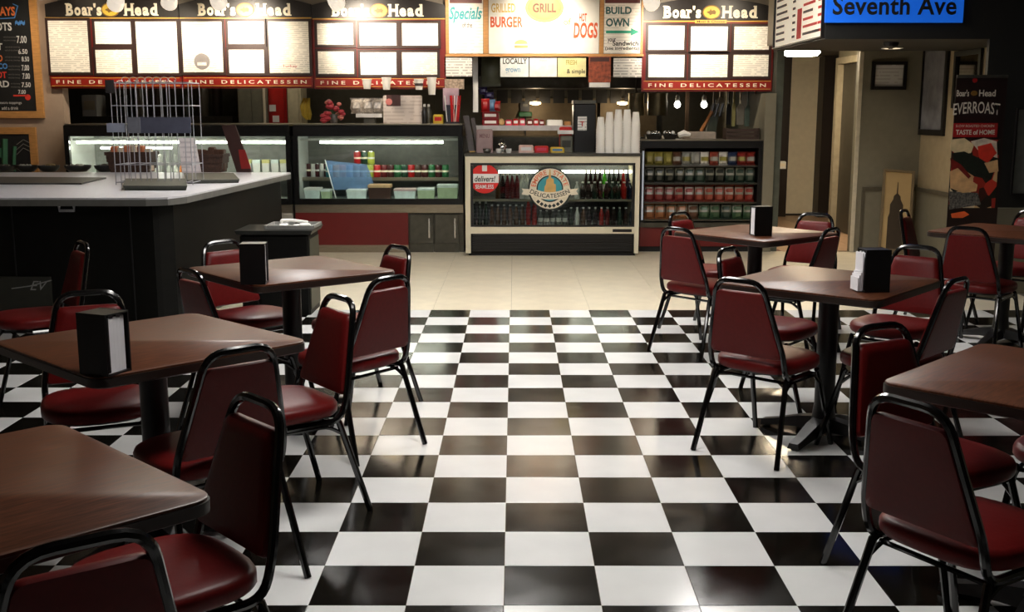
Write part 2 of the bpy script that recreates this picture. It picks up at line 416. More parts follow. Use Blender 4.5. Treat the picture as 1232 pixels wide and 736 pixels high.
# ------------------------------------------------------------------ ceiling troffers
def troffer(x, y, label, l=1.2, wd=.6):
    t = thing('ceiling_light', label, 'ceiling light', (x, y, ZC-.07), 'recessed ceiling lights')
    f = MB(); g = .04
    f.box(x-wd/2, x+wd/2, y-l/2, y-l/2+g, ZC-.07, ZC-.001); f.box(x-wd/2, x+wd/2, y+l/2-g, y+l/2, ZC-.07, ZC-.001)
    f.box(x-wd/2, x-wd/2+g, y-l/2+g, y+l/2-g, ZC-.07, ZC-.001); f.box(x+wd/2-g, x+wd/2, y-l/2+g, y+l/2-g, ZC-.07, ZC-.001)
    f.build('frame', M_whitep, t)
    MB().box(x-wd/2+g, x+wd/2-g, y-l/2+g, y+l/2-g, ZC-.055, ZC-.03).build('diffuser', M_troffer, t)
for k, (x, y) in enumerate(((-.1, 3.7), (.1, 6.1), (-1.8, 8.6), (1.7, 8.6), (0, 8.1))):
    troffer(x, y, 'white recessed ceiling light over the dining floor, %s from the camera' % ORD[k])

# ================================================================== TABLES
def rsq(h, r, n=4):
    out = []
    for cx, cy, a0 in ((h-r, h-r, 0), (-h+r, h-r, 90), (-h+r, -h+r, 180), (h-r, -h+r, 270)):
        for k in range(n+1):
            a = math.radians(a0+90*k/n); out.append((cx+r*math.cos(a), cy+r*math.sin(a)))
    return out
TH = .745; TS = .385
def ring(poly, z): return [(x, y, z) for x, y in poly]
def make_table():
    t = thing('dining_table', '', 'table', (0, 0, 0), 'square pedestal dining tables')
    MB().stack([ring(rsq(TS-.003, .05), TH-.008), ring(rsq(TS-.003, .05), TH-.002), ring(rsq(TS-.006, .048), TH)]).build('tabletop', M_wood, t, True)
    MB().stack([ring(rsq(TS-.012, .045), TH-.04), ring(rsq(TS, .05), TH-.034), ring(rsq(TS, .05), TH-.0085)]).build('edge_band', M_edge, t, True)
    MB().lathe([(.11, TH-.075), (.14, TH-.06), (.14, TH-.0405)], 12).build('top_plate', M_iron, t)
    MB().lathe([(.062, .075), (.055, .10), (.047, .16), (.047, TH-.076)], 14).build('column', M_iron, t, True)
    for k in range(4):
        a = math.pi/2*k; m = Matrix.Rotation(a, 4, 'Z'); v = []
        secs = [(.03, .045, .035, .10), (.12, .042, .035, .085), (.24, .034, .02, .05), (.31, .03, .008, .034)]
        rings = [[m @ Vector(p) for p in ((x, -hw, z0), (x, hw, z0), (x, hw*.7, z1), (x, -hw*.7, z1))] for x, hw, z0, z1 in secs]
        MB().stack(rings).build('foot', M_iron, t)
        MB().lathe([(.018, 0), (.02, .009)], 8, tuple(m @ Vector((.29, 0, 0)))).build('glide', M_black, t)
    return t
TABLES = [
 ((-1.24, 3.68), 46, 'brown wood-top table holding a napkin dispenser, second from the front on the left'),
 ((-1.11, 5.42), 40, 'brown table shining with light, beside the black waste bin'),
 ((-1.145, 2.14), 45, 'bare brown table top in the lower left corner of the picture'),
 ((1.465, 5.04), 50, 'brown table with napkin dispenser and loose napkins, middle of the right row'),
 ((1.57, 7.12), 40, 'farthest table of the right row, in front of the snack rack'),
 ((1.60, 3.12), 46, 'nearest table on the right, cut by the edge of the picture'),
 ((3.24, 7.20), 44, 'dark table by the tall food banner at the right wall'),
]
proto_t = make_table()
for k, ((x, y), a, lab) in enumerate(TABLES):
    o = proto_t if k == 0 else copy_tree(proto_t)
    o.location = (x, y, 0); o.rotation_euler = (0, 0, math.radians(a)); o['label'] = lab

# ================================================================== CHAIRS
def make_chair():
    t = thing('dining_chair', '', 'chair', (0, 0, 0), 'burgundy stacking chairs at the tables')
    # seat: straight rear, round front
    def so(d):
        out = []; n = 28
        for k in range(n):
            a = 2*math.pi*k/n; c, s = math.cos(a), math.sin(a)
            e = .55 if s < 0 else .80
            x = (.205-d)*math.copysign(abs(c)**e, c); y = (.205-d)*math.copysign(abs(s)**e, s)
            x *= 1.0+.05*s
            out.append((x, y+.005))
        return out
    MB().stack([ring(so(.03), .388), ring(so(.008), .391), ring(so(0), .402), ring(so(0), .425), ring(so(.006), .436), ring(so(.02), .443), ring(so(.07), .449), ring(so(.14), .452)]).build('seat', M_vinyl, t, True)
    MB().stack([ring(so(.035), .378), ring(so(.03), .3875)]).build('seat_pan', M_black, t)
    # back frame: one tube, hooked forward under the seat
    def by(z): return -.195-(z-.45)*.24
    half = [(.176, .05, .368), (.182, by(.40)+.01, .368), (.185, by(.47), .47), (.110, by(.803), .803)]
    P = [Vector(p) for p in half]+[Vector((-p[0], p[1], p[2])) for p in half[::-1]]
    MB().tube(fillet(P, [.06, .05, .065, .065, .05, .06], 5), .0125, 8).build('back_frame', M_tube, t, True)
    # padded panel between the tubes
    zb, zt = .462, .754
    def hw(z): return .185-(z-.47)/(.803-.47)*.075-.007
    def po(d, off):
        pts = []
        for z, s in ((zb+d, -1), (zb+d, 1), (zt-d, 1), (zt-d, -1)):
            pts.append((s*(hw(z)-d), z))
        # rounded corners
        out = []; r = .022
        for i in range(4):
            p = Vector(pts[i]); a = Vector(pts[i-1]); c = Vector(pts[(i+1) % 4]); u = (a-p).normalized(); v = (c-p).normalized()
            for k in range(4):
                q = k/3; w_ = p+u*r*(1-q)**2+v*r*q**2; out.append((w_.x, by(w_.y)+off, w_.y))
        return out
    MB().stack([po(.02, -.014), po(.004, -.012), po(0, -.004), po(0, .012), po(.006, .022), po(.03, .027)]).build('backrest', M_vinyl, t, True)
    for s in (-1, 1):
        MB().tube([(s*.178, -.155, .37), (s*.18, -.165, .362), (s*.213, -.272, .001)], .0125, 8).build('leg', M_tube, t, True)
        MB().tube([(s*.168, .13, .37), (s*.17, .138, .362), (s*.198, .245, .001)], .0125, 8).build('leg', M_tube, t, True)
        MB().tube(fillet([(s*.182, -.185, .31), (s*.178, -.12, .352), (s*.172, .10, .352), (s*.178, .165, .29)], .03, 3), .008, 6).build('side_rail', M_tube, t, True)
    for y in (-.14, .12): MB().tube([(-.175, y, .352), (.175, y, .352)], .008, 6).build('stretcher', M_tube, t, True)
    return t
# rear x, rear y, facing angle, label
CHAIRS = [
 (.97, 4.67, 47, 'burgundy chair seen from behind, left of the table with loose napkins'),
 (-.545, 4.74, 141, 'burgundy chair on the aisle with its back to us, beside the shining table'),
 (-.62, 5.84, 217, 'burgundy chair at the far aisle corner of the shining table, by the beige floor'),
 (-.682, 4.22, 217, 'burgundy chair turned sideways on the left aisle, its open loop over white floor'),
 (-.838, 3.28, 132, 'burgundy chair with its back over the front edge of the left napkin table'),
 (-.646, 2.67, 222, 'burgundy chair on the near left aisle, beside the bare brown table'),
 (-.73, 1.76, 125, 'burgundy chair in the bottom left corner, cut off by the picture edge'),
 (-1.70, 4.33, -66, 'burgundy chair behind the left napkin dispenser, facing us'),
 (-2.38, 6.02, 216, 'burgundy chair at the far left in the shade of the counter'),
 (-1.475, 4.96, 42, 'burgundy chair left of the shining table, near the counter front'),
 (-1.62, 6.08, -42, 'shaded burgundy chair behind the shining table, against the black counter'),
 (1.13, 5.76, -36, 'burgundy chair between the two right tables, facing the nearer one'),
 (2.155, 5.84, 230, 'burgundy chair behind the right napkin dispenser with loose napkins'),
 (1.907, 4.69, 136, 'burgundy chair at the right corner of the table with loose napkins, turned left'),
 (.988, 2.66, 31, 'large burgundy chair in the foreground at the lower right, seen from behind'),
 (1.24, 3.64, -62, 'burgundy chair facing us behind the nearest right table'),
 (1.01, 6.78, 42, 'burgundy chair on the aisle at the farthest right table, seen from behind'),
 (1.95, 6.75, 140, 'burgundy chair right of the farthest right table, seen from behind'),
 (2.13, 7.76, 235, 'burgundy chair at the far right corner of the farthest table, by the corridor'),
 (1.18, 7.82, -45, 'burgundy chair at the far side of the farthest table, before the snack rack'),
 (2.82, 6.82, 46, 'burgundy chair with its back to us at the table by the banner'),
 (2.85, 8.03, -32, 'burgundy chair in front of the leaning tower picture'),
 (3.76, 7.96, 222, 'burgundy chair behind the banner table, at the right picture edge'),
 (2.06, 3.66, 226, 'burgundy chair in the shade beyond the nearest right table, mostly out of frame'),
]
proto_c = make_chair()
for k, (x, y, a, lab) in enumerate(CHAIRS):
    o = proto_c if k == 0 else copy_tree(proto_c)
    r = math.radians(a); o.location = (x+.272*math.cos(r), y+.272*math.sin(r), 0)
    o.rotation_euler = (0, 0, r-math.pi/2); o['label'] = lab

# ================================================================== NAPKIN DISPENSERS
def dispenser(x, y, a, lab, h=.185, loose=0):
    t = thing('napkin_dispenser', lab, 'napkin dispenser', (x, y, TH+.0005), 'black tabletop napkin dispensers')
    w_, d_ = .056, .048; z = TH+.0005
    m = MB()
    for s in (-1, 1): m.box(x-w_, x+w_, y+s*d_-(.004 if s > 0 else 0), y+s*d_+(.004 if s < 0 else 0), z, z+h)
    m.box(x-w_, x+w_, y-d_+.004, y+d_-.004, z+h-.006, z+h-.001); m.box(x-w_, x+w_, y-d_+.004, y+d_-.004, z, z+.006)
    m.build('body', M_black, t)
    for s in (-1, 1):
        b = MB(); x1 = x+s*(w_-.004)
        for k in range(5): b.box(min(x1, x1-s*.02), max(x1, x1-s*.02)-.001*k, y-d_+.007+k*.0155, y-d_+.021+k*.0155, z+.0065, z+h-.012-.004*(k % 2))
        b.build('napkin_pack', M_napkin, t)
        MB().box(x+s*w_-.0015, x+s*w_+.0015, y-d_+.004, y-d_+.012, z+.01, z+h-.01).build('face_lip', M_black, t)
    if loose:
        b = MB()
        for k in range(4): b.box(x-w_-.012-.006*k, x-w_-.008-.006*k, y-d_+.006, y+d_-.012, z+.0065, z+.10-.012*k+(.07 if k == 0 else 0))
        b.build('loose_napkins', M_napkin, t)
    # turn about its own foot
    t.rotation_euler = (0, 0, math.radians(a)); return t
p = onZ(118, 452, TH); dispenser(p.x+.005, p.y+.05, -24, 'black napkin dispenser showing white napkins, on the left wood-top table')
p = onZ(303, 343, TH); dispenser(p.x, p.y+.06, 4, 'black napkin dispenser on the shining table, nothing white showing in front')
p = onZ(1054, 352, TH); dispenser(p.x, p.y+.05, 6, 'black napkin dispenser with napkins bulging out at its left', loose=1)
p = onZ(917, 284, TH); dispenser(p.x, p.y+.05, 10, 'black napkin dispenser on the farthest table before the snack rack')
# ================================================================== LEFT COUNTER
CH = .95
pa, pb_, pc = onZ(-40, 238, CH), onZ(208, 238, CH), onZ(350, 208, CH)
XCL = -5.9
ycf, ycb = pa.y, pc.y+.12
corner = [(XCL, ycf), (pb_.x-.18, ycf), (pb_.x-.05, ycf+.05), (pb_.x+.02, ycf+.25), (pc.x, pc.y), (pc.x-.03, ycb), (XCL, ycb)]
ct_ = thing('service_counter', 'long black counter with a pale grey top at the left, behind the tables', 'counter', (XCL, ycf, 0))
MB().prismZ(corner, CH-.012, CH).build('countertop', M_top, ct_)
MB().prismZ(corner, CH-.055, CH-.0125).build('counter_edge', M_topedge, ct_)
ins = [(x-.10 if i in (2, 3, 4, 5) else x, y+(.12 if i in (0, 1) else .1 if i in (2,) else -.06 if i in (5, 6) else 0)) for i, (x, y) in enumerate(corner)]
MB().prismZ(ins, .08, CH-.056).build('counter_body', M_cblack, ct_)
MB().prismZ([(x-.05 if i in (2, 3, 4, 5) else x, y+(.06 if i in (0, 1, 2) else 0)) for i, (x, y) in enumerate(ins)], 0, .0795).build('kick_base', M_matte, ct_)
for x in (-5.2, -4.3, -3.4, -2.6): MB().box(x-.004, x+.004, ycf+.112, ycf+.12, .1, CH-.07).build('panel_joint', M_matte, ct_)
p = onZ(75, 238, CH); MB().tube([(p.x-.05, ycf+.06, CH-.056), (p.x-.05, ycf+.06, CH-.09), (p.x+.05, ycf+.06, CH-.09), (p.x+.05, ycf+.06, CH-.056)], .01, 6).build('hook', M_wire, ct_)
# graffiti-like white scrawl on a grey panel low on the counter front
yb = ycf+.10
x0, x1, z0, z1 = rect(-5, 333, 62, 376, yb)
MB().box(x0, x1, yb, yb+.0195, z0, z1).build('grey_panel', M_olive_d, ct_)
xa, xb, za, zb = rect(36, 338, 58, 349, yb-.002)
text('EV', xa, xb, za, zb, yb-.002, M_dsteel if False else mat('scrawl_grey', (150, 150, 146), .6), ct_, name='scrawl', shear=.4)
MB().tube([tuple(onY(14, 347, yb-.003)), tuple(onY(36, 344, yb-.003)), tuple(onY(62, 337, yb-.003))], .004, 5).build('scrawl_line', MATS['scrawl_grey'], ct_)
# sunken wells in the top
def on_counter(x, y): return onZ(x, y, CH)
def inset(name, px, mtl):
    pts = [onZ(x, y, CH) for x, y in px]; c = sum(pts, Vector())/len(pts)
    b = MB(); b.prismZ([(q.x, q.y) for q in pts], CH+.0005, CH+.012)
    return b.build(name, mtl, ct_)
inset('well_rim', [(-20, 222), (98, 222), (128, 215), (-20, 214)], mat('dark_well', (62, 62, 58), .5))
# flat trays on the counter
def slab(name, px, h, mtl, lab, cat, group=None):
    pts = [onZ(x, y, CH) for x, y in px]
    m = MB(); k = [(q.x, q.y) for q in pts]; c = sum(pts, Vector())/len(pts)
    big = [((x-c.x)*1.04+c.x, (y-c.y)*1.04+c.y) for x, y in k]
    m.stack([[(x, y, CH+.001) for x, y in k], [(x, y, CH+h) for x, y in big]])
    return tag(m.build(name, mtl, None), lab, cat, group)
M_tray = mat('dark_grey_tray', (64, 66, 58), .5)
slab('serving_tray', [(150, 229), (224, 229), (222, 220), (152, 220)], .035, M_tray, 'dark grey tray under the wire rack on the counter', 'tray', 'trays on the counter')
slab('serving_tray', [(226, 221), (287, 220), (280, 212), (222, 212)], .03, M_tray, 'flat dark grey tray right of the wire rack on the counter', 'tray', 'trays on the counter')
# bowls along the far edge
M_bowl = mat('black_bowl', (20, 20, 18), .3)
def bowl(x, y, r, lab, fill):
    p = onZ(x, y, CH); t = thing('serving_bowl', lab, 'bowl', (p.x, p.y, CH+.001), 'black bowls along the far counter edge')
    MB().lathe([(r*.6, 0), (r*.95, .035), (r, .06), (r*.96, .06), (r*.85, .035), (r*.5, .02)], 20, (p.x, p.y, CH+.001)).build('bowl', M_bowl, t, True)
    m = MB(); random.seed(int(x))
    for k in range(9):
        a, q = random.random()*6.28, random.random()*r*.6; c = (p.x+q*math.cos(a), p.y+q*math.sin(a), CH+.045); m.lathe([(.008, -.012), (.022, 0), (.018, .02), (.004, .028)], 6, c)
    m.build('wrapped_portions', fill, t)
for x, r, lab, col in ((5, .13, 'black bowl at the left picture edge on the counter', (60, 60, 50)), (33, .1, 'black bowl with pale bits, second from the left on the counter', (150, 150, 140)), (59, .1, 'black bowl with brownish bits, third from the left on the counter', (120, 100, 60)), (94, .125, 'wide black bowl, fourth from the left on the counter', (140, 138, 130)), (128, .11, 'black bowl left of the wire rack on the counter', (150, 146, 140))):
    bowl(x, 206.5, r, lab, mat('portion_%d' % x, col, .5))
# wicker baskets
M_wick = mat('dark_wicker', (58, 36, 24), .6, var=.4, scale=60, bump=.3)
def basket(x0, x1, y, lab, fill, h=.2):
    a, b_ = onZ(x0, y, CH), onZ(x1, y, CH); w_ = b_.x-a.x; cx, cy = (a.x+b_.x)/2, a.y+.05
    t = thing('wicker_basket', lab, 'basket', (cx, cy, CH+.001), 'dark baskets on the counter')
    m = MB(); n = 6; z = CH+.001
    for k in range(n):
        d = .004*(k % 2); q = .8+.2*k/n
        zz0, zz1 = z+h*k/n, z+h*(k+1)/n
        for (X0, X1, Y0, Y1) in ((-1, 1, -1, -.9), (-1, 1, .9, 1), (-1, -.94, -.9, .9), (.94, 1, -.9, .9)):
            m.box(cx+X0*w_/2*q-d, cx+X1*w_/2*q+d, cy+Y0*.13*q-d, cy+Y1*.13*q+d, zz0, zz1)
    m.box(cx-w_*.38, cx+w_*.38, cy-.1, cy+.1, z, z+.01)
    m.build('weave', M_wick, t)
    random.seed(int(x0))
    for k in range(6):
        xx = cx-w_*.36+w_*.72*k/5
        MB().bbox(xx-.03, xx+.03, cy-.05, cy+.05, z+.011, z+h+.03+.04*random.random(), .01).build('packet', fill[k % len(fill)], t)
basket(130, 186, 207, 'dark basket of orange packets behind the wire rack', [mat('orange_packet', (196, 118, 80), .4), mat('cream_packet', (214, 196, 170), .4)], .19)
basket(232, 272, 207, 'dark wicker basket between the white card and the tilted menu', [mat('brown_packet', (70, 44, 30), .5)], .17)
# wire rack with its grey header
pr0, pr1 = onZ(140, 222, CH), onZ(228, 222, CH); yr = pr0.y-.1
rx0, rx1, rzt = onY(136, 160, yr).x, onY(229, 160, yr).x, onY(180, 96, yr).z
rk = thing('wire_rack', 'tall grey wire rack standing on the counter', 'rack', ((rx0+rx1)/2, yr+.13, CH+.002))
zb_ = CH+.004; DW = .3
for k, fx in enumerate((0, .07, .12, .2, .26, .33, .41, .46, .55, .64, .72, .83, 1)):
    x = rx0+(rx1-rx0)*fx; top = rzt-(.0 if 1 < k < 12 else .02)
    MB().tube([(x, yr, zb_), (x, yr, top)], .0035, 5).build('front_wire', M_wire, rk)
for k, fx in enumerate((0, .15, .3, .38, .5, .6, .68, .78, .9, 1)):
    x = rx0+(rx1-rx0)*fx
    MB().tube([(x, yr+DW, zb_), (x, yr+DW, rzt-.03)], .0035, 5).build('back_wire', M_wire, rk)
for zz in (zb_+.02, CH+.16, onY(180, 127, yr).z, rzt-.02):
    MB().tube([(rx0, yr, zz), (rx1, yr, zz), (rx1, yr+DW, zz), (rx0, yr+DW, zz)], .004, 5, closed=True).build('shelf_hoop', M_wire, rk)
    if zz < rzt-.3:
        for k in range(5): x = rx0+(rx1-rx0)*(k+.5)/5; MB().tube([(x, yr, zz), (x, yr+DW, zz)], .003, 5).build('shelf_wire', M_wire, rk)
m = MB()
for k in range(7):
    x = rx0+(rx1-rx0)*(.15+.7*k/7); w_ = (rx1-rx0)*.1
    m.tube([(x+w_/2+math.cos(a*.7854)*w_/2, yr, rzt+.0+math.sin(a*.7854)*w_*.4) for a in range(8)], .003, 4, closed=True)
m.build('scroll_header', M_wire, rk)
x0, x1, z0, z1 = rect(154, 141, 230, 160, yr)
MB().box(x0, x1, yr-.012, yr-.006, z0, z1).build('sign_plate', M_grey_s, rk)
MB().box(x0, x0+.1, yr-.016, yr-.0125, z0, z1).build('price_ticket', mat('dull_card', (120, 122, 132), .5), rk)
x0, x1, z0, z1 = rect(129, 148, 151, 159, yr); MB().box(x0, x1, yr-.011, yr-.006, z0, z1).build('clear_ticket', mat('clear_ticket', (160, 166, 184), .2), rk)
x0, x1, z0, z1 = rect(127, 96, 138, 112, yr); MB().box(x0, x1, yr-.011, yr-.006, z0, z1).build('dark_ticket', mat('slate_card', (60, 58, 58), .5), rk)
# leaning white card and tilted menu
def leaner(name, px, Y, lean, mtl, lab, cat, th=.012):
    """card whose outline in the plane Y is given, leaning back about its foot"""
    P = [onY(x, y, Y) for x, y in px]; zf = min(q.z for q in P)
    m = MB(); f = []; 
    fr = [(q.x, Y+(q.z-zf)*lean, q.z) for q in P]; bk = [(x, y+th, z) for x, y, z in fr]
    m.stack([fr, bk]); return tag(m.build(name, mtl), lab, cat)
yk = onZ(230, 208, CH).y
def drop(px, Y): return px
o = leaner('card_sign', [(219, 208), (242, 208), (233, 166), (213, 166)], yk, .12, print_mat('card_print', (214, 206, 206), (150, 140, 150), 22, .4, .4, 20), 'leaning white card sign behind the wire rack', 'sign')
yk = onZ(290, 207, CH).y
o = leaner('menu_stand', [(285, 208), (303, 207), (281, 150), (265, 151)], yk, .1, mat('dark_menu_card', (46, 24, 20), .4), 'dark tilted menu card standing at the right end of the counter', 'sign', .03)
m = MB(); q = [onY(x, y, yk-.004) for x, y in ((290, 203), (302, 203), (294, 180), (286, 180))]; zf = onY(290, 208, yk).z
m.stack([[(v.x, yk-.002+(v.z-zf)*.1, v.z) for v in q], [(v.x, yk-.0005+(v.z-zf)*.1, v.z) for v in q]]).build('red_picture', mat('menu_red', (120, 24, 20), .4), o)

# ================================================================== WASTE BIN
b0, b1 = onZ(292, 379), onZ(374, 379); yb0 = b0.y; yb1 = yb0+.42; hb = onY(330, 279, yb0).z
bn = thing('waste_bin', 'black square waste bin with a tray of litter on top, beside the counter', 'bin', ((b0.x+b1.x)/2, (yb0+yb1)/2, 0))
MB().bbox(b0.x, b1.x, yb0, yb1, 0, hb-.02, .015).build('body', mat('bin_black', (13, 12, 10), .5, spec=.15), bn)
MB().box(b1.x+.0005, b1.x+.006, yb0+.02, yb1-.02, .04, hb-.06).build('side_panel', mat('bin_side_olive', (56, 56, 42), .5), bn)
MB().stack([[(b0.x-.015, yb0-.02, hb-.0195), (b1.x+.02, yb0-.02, hb-.0195), (b1.x+.02, yb1+.02, hb-.0195), (b0.x-.015, yb1+.02, hb-.0195)], [(b0.x-.03, yb0-.03, hb+.012), (b1.x+.035, yb0-.03, hb+.012), (b1.x+.035, yb1+.03, hb+.012), (b0.x-.03, yb1+.03, hb+.012)]]).build('lid', mat('bin_lid_olive', (26, 26, 22), .45, spec=.25), bn)
MB().box(b0.x, b0.x+.2, yb0-.006, yb0-.0005, hb-.16, hb-.135).build('label_strip', M_whitep, bn)
random.seed(3)
tr = MB(); cx, cy = b1.x-.15, (yb0+yb1)/2; z = hb+.0125
tr.box(cx-.18, cx+.18, cy-.16, cy+.16, z, z+.008)
for s in (-1, 1): tr.box(cx+s*.18-.008, cx+s*.18+.008, cy-.16, cy+.16, z+.0085, z+.03); tr.box(cx-.17, cx+.17, cy+s*.155-.006, cy+s*.155+.006, z+.0085, z+.03)
tt = tag(tr.build('food_tray', mat('clear_grey_tray', (150, 150, 146), .25)), 'grey food tray lying on the waste bin', 'tray')
for k in range(7):
    a, c = random.uniform(-.13, .13), random.uniform(-.11, .11); h = random.uniform(.01, .03)
    mm = Matrix.Translation((cx+a, cy+c, z+.009)) @ Matrix.Rotation(random.random()*3, 4, 'Z')
    MB().bbox(-.04, .04, -.025, .025, 0, h, .006, mm).build('litter', (M_paper, M_black, mat('clear_cup', (190, 190, 188), .2))[k % 3], tt)
tag(MB().tube(fillet([(cx-.1, cy+.04, z+.031), (cx-.1, cy+.04, z+.05), (cx-.02, cy+.06, z+.05), (cx+.1, cy+.05, z+.034)], .02, 3), .012, 6).build('crumpled_napkin', M_paper, None, True), 'crumpled white napkin on the tray of the waste bin', 'napkin')
# ================================================================== COLD CASES
YD = 11.92
def Zp(y, Y, x=616): return onY(x, y, Y).z
def deli_case(name, px0, px1, lab, ylow, tube):
    X0, X1 = onY(px0, 200, YD).x, onY(px1, 200, YD).x
    zt, zh, zg, zl = Zp(149, YD), Zp(164, YD), Zp(239, YD), Zp(246, YD)
    D = .85
    t = thing(name, lab, 'display case', ((X0+X1)/2, YD+D/2, 0), 'refrigerated deli cases')
    MB().bbox(X0, X1, YD-.01, YD+D, zh, zt-.012, .01).build('hood', mat('case_black', (20, 20, 20), .25), t)
    MB().box(X0+.01, X1-.01, YD, YD+D-.01, zt-.0115, zt).build('top_shelf', M_steel, t)
    for x in (X0, X1-.05): MB().box(x, x+.05, YD, YD+.05, zl, zh-.0005).build('post', MATS['case_black'], t)
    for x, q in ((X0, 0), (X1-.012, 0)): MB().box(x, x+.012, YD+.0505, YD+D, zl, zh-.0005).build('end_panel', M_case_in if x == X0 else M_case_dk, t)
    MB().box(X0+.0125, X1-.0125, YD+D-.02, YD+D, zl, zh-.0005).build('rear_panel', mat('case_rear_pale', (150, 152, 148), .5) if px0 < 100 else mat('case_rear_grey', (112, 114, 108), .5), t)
    MB().box(X0+.0505, X1-.0505, YD-.005, YD+.04, zl, zg).build('lower_lip', MATS['case_black'], t)
    MB().box(X0+.0505, X1-.0505, YD+.0405, YD+D-.0205, zl, zl+.03).build('deck', M_case_in, t)
    MB().box(X0+.0505, X1-.0505, YD+.018, YD+.024, zg+.0005, zh-.0005).build('glass_front', M_glass, t)
    # tube under the hood
    ta, tb_ = tube; yt = YD+.12; zz = Zp(171, yt)
    MB().tube([(onY(ta, 170, yt).x, yt, zz), (onY(tb_, 170, yt).x, yt, zz)], .014, 8).build('light_tube', M_tube_l, t)
    MB().box(X0+.06, X1-.06, yt-.03, yt+.03, zz+.018, zz+.04).build('tube_reflector', M_whitep, t)
    ys = YD+.42; zs = Zp(214, ys)
    sh = MB().box(X0+.013, X1-.013, ys, YD+D-.03, zs-.02, zs).build('shelf', M_dsteel, t)
    MB().box(X0+.013, X1-.013, ys-.012, ys-.0005, zs-.03, zs+.008).build('ticket_rail', M_steel, t)
    # base
    zb = Zp(256, YD)
    MB().box(X0, X1, YD+.015, YD+.06, zb, zl-.0005).build('steel_band', M_steel, t)
    MB().box(X0, X1, YD+.061, YD+D, .0, zl-.0005).build('base_body', M_dsteel, t)
    return t, X0, X1, zs, ys, zl+.03, zb
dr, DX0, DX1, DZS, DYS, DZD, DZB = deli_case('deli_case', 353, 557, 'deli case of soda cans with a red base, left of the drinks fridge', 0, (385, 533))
xr = onY(491, 275, YD).x; zk = Zp(295, YD)
MB().box(DX0, xr-.002, YD+.02, YD+.06, zk, DZB-.0005).build('red_panel', M_redpanel, dr)
MB().box(DX0, xr-.002, YD+.02, YD+.06, 0.001, zk-.0005).build('kick_plate', M_steel, dr)
for a, b_ in ((493, 521), (523, 552)):
    x0, x1 = onY(a, 275, YD).x, onY(b_, 275, YD).x
    d = MB().bbox(x0, x1, YD+.02, YD+.06, zk+.02, DZB-.02, .004).build('steel_door', M_dsteel, dr)
    MB().box(x1-.05, x1-.035, YD+.0, YD+.019, zk+.08, DZB-.06).build('handle', M_chrome, d)
    MB().box(x0, x1, YD+.03, YD+.06, .001, zk+.015).build('door_kick', M_dsteel, dr)
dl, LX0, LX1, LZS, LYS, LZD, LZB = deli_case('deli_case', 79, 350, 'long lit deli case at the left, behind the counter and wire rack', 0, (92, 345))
MB().box(LX0, LX1, YD+.02, YD+.06, .001, LZB-.0005).build('white_base_panel', mat('dull_white_panel', (150, 146, 136), .5), dl)
# second lit shelf line in the left case
MB().tube([(LX0+.2, LYS+.1, Zp(178, LYS+.1)), (LX0+1.0, LYS+.1, Zp(178, LYS+.1))], .012, 6).build('light_tube', M_tube_l, dl)

# ---- cans
def can_parts(label, col, x, y, z, r=.040, h=.145, group='soda cans in the deli case'):
    t = thing('soda_can', label, 'can', (x, y, z), group)
    MB().lathe([(r*.8, 0), (r, .01), (r, h-.014), (r*.86, h-.004)], 12, (x, y, z)).build('body', col, t, True)
    MB().lathe([(r*.86, h-.0039), (r*.84, h), (r*.7, h-.002)], 12, (x, y, z)).build('lid', M_chrome, t)
    MB().lathe([(r*1.004, h*.42), (r*1.004, h*.56)], 12, (x, y, z)).build('band', M_whitep if random.random() < .5 else M_cream, t)
CC = {'red': (170, 28, 28), 'dark red': (96, 18, 22), 'green': (40, 104, 60), 'dark green': (26, 62, 46), 'brown': (70, 50, 40), 'black': (26, 26, 26), 'blue': (44, 90, 150), 'teal': (60, 150, 160), 'yellow-green': (170, 180, 70), 'orange': (214, 120, 50), 'white': (214, 214, 208), 'maroon': (70, 24, 26), 'pink': (206, 110, 110)}
CM = {k: mat('can_'+k.replace(' ', '_').replace('-', '_'), v, .3, var=.05) for k, v in CC.items()}
row = ['teal', 'orange', 'pink', 'blue', 'dark red', 'brown', 'yellow-green', 'red', 'dark red', 'maroon', 'green', 'dark green', 'red', 'brown', 'maroon', 'green', 'maroon', 'green']
random.seed(11)
yc = DYS+.07
for k, c in enumerate(row):
    px = 396+k*(536-396)/(len(row)-1)
    can_parts('%s soda can, %s from the left in the deli case shelf row' % (c, ORD[k]), CM[c], onY(px, 205, yc).x, yc, DZS+.001)
for k, (c, px) in enumerate((('red', 430), ('dark green', 438.5), ('yellow-green', 446.5))):
    can_parts('%s soda can, %s of the three stacked on top of the can row' % (c, ORD[k]), CM[c], onY(px, 190, yc).x, yc, DZS+.147)
for k in range(6):
    px = 366+k*5.2; c = ('white', 'maroon')[k % 2]
    can_parts('small pale can, %s from the left at the left end of the deli case' % ORD[k], CM[c], onY(px, 195, yc+.15).x, yc+.15, DZS+.001, .026, .15)
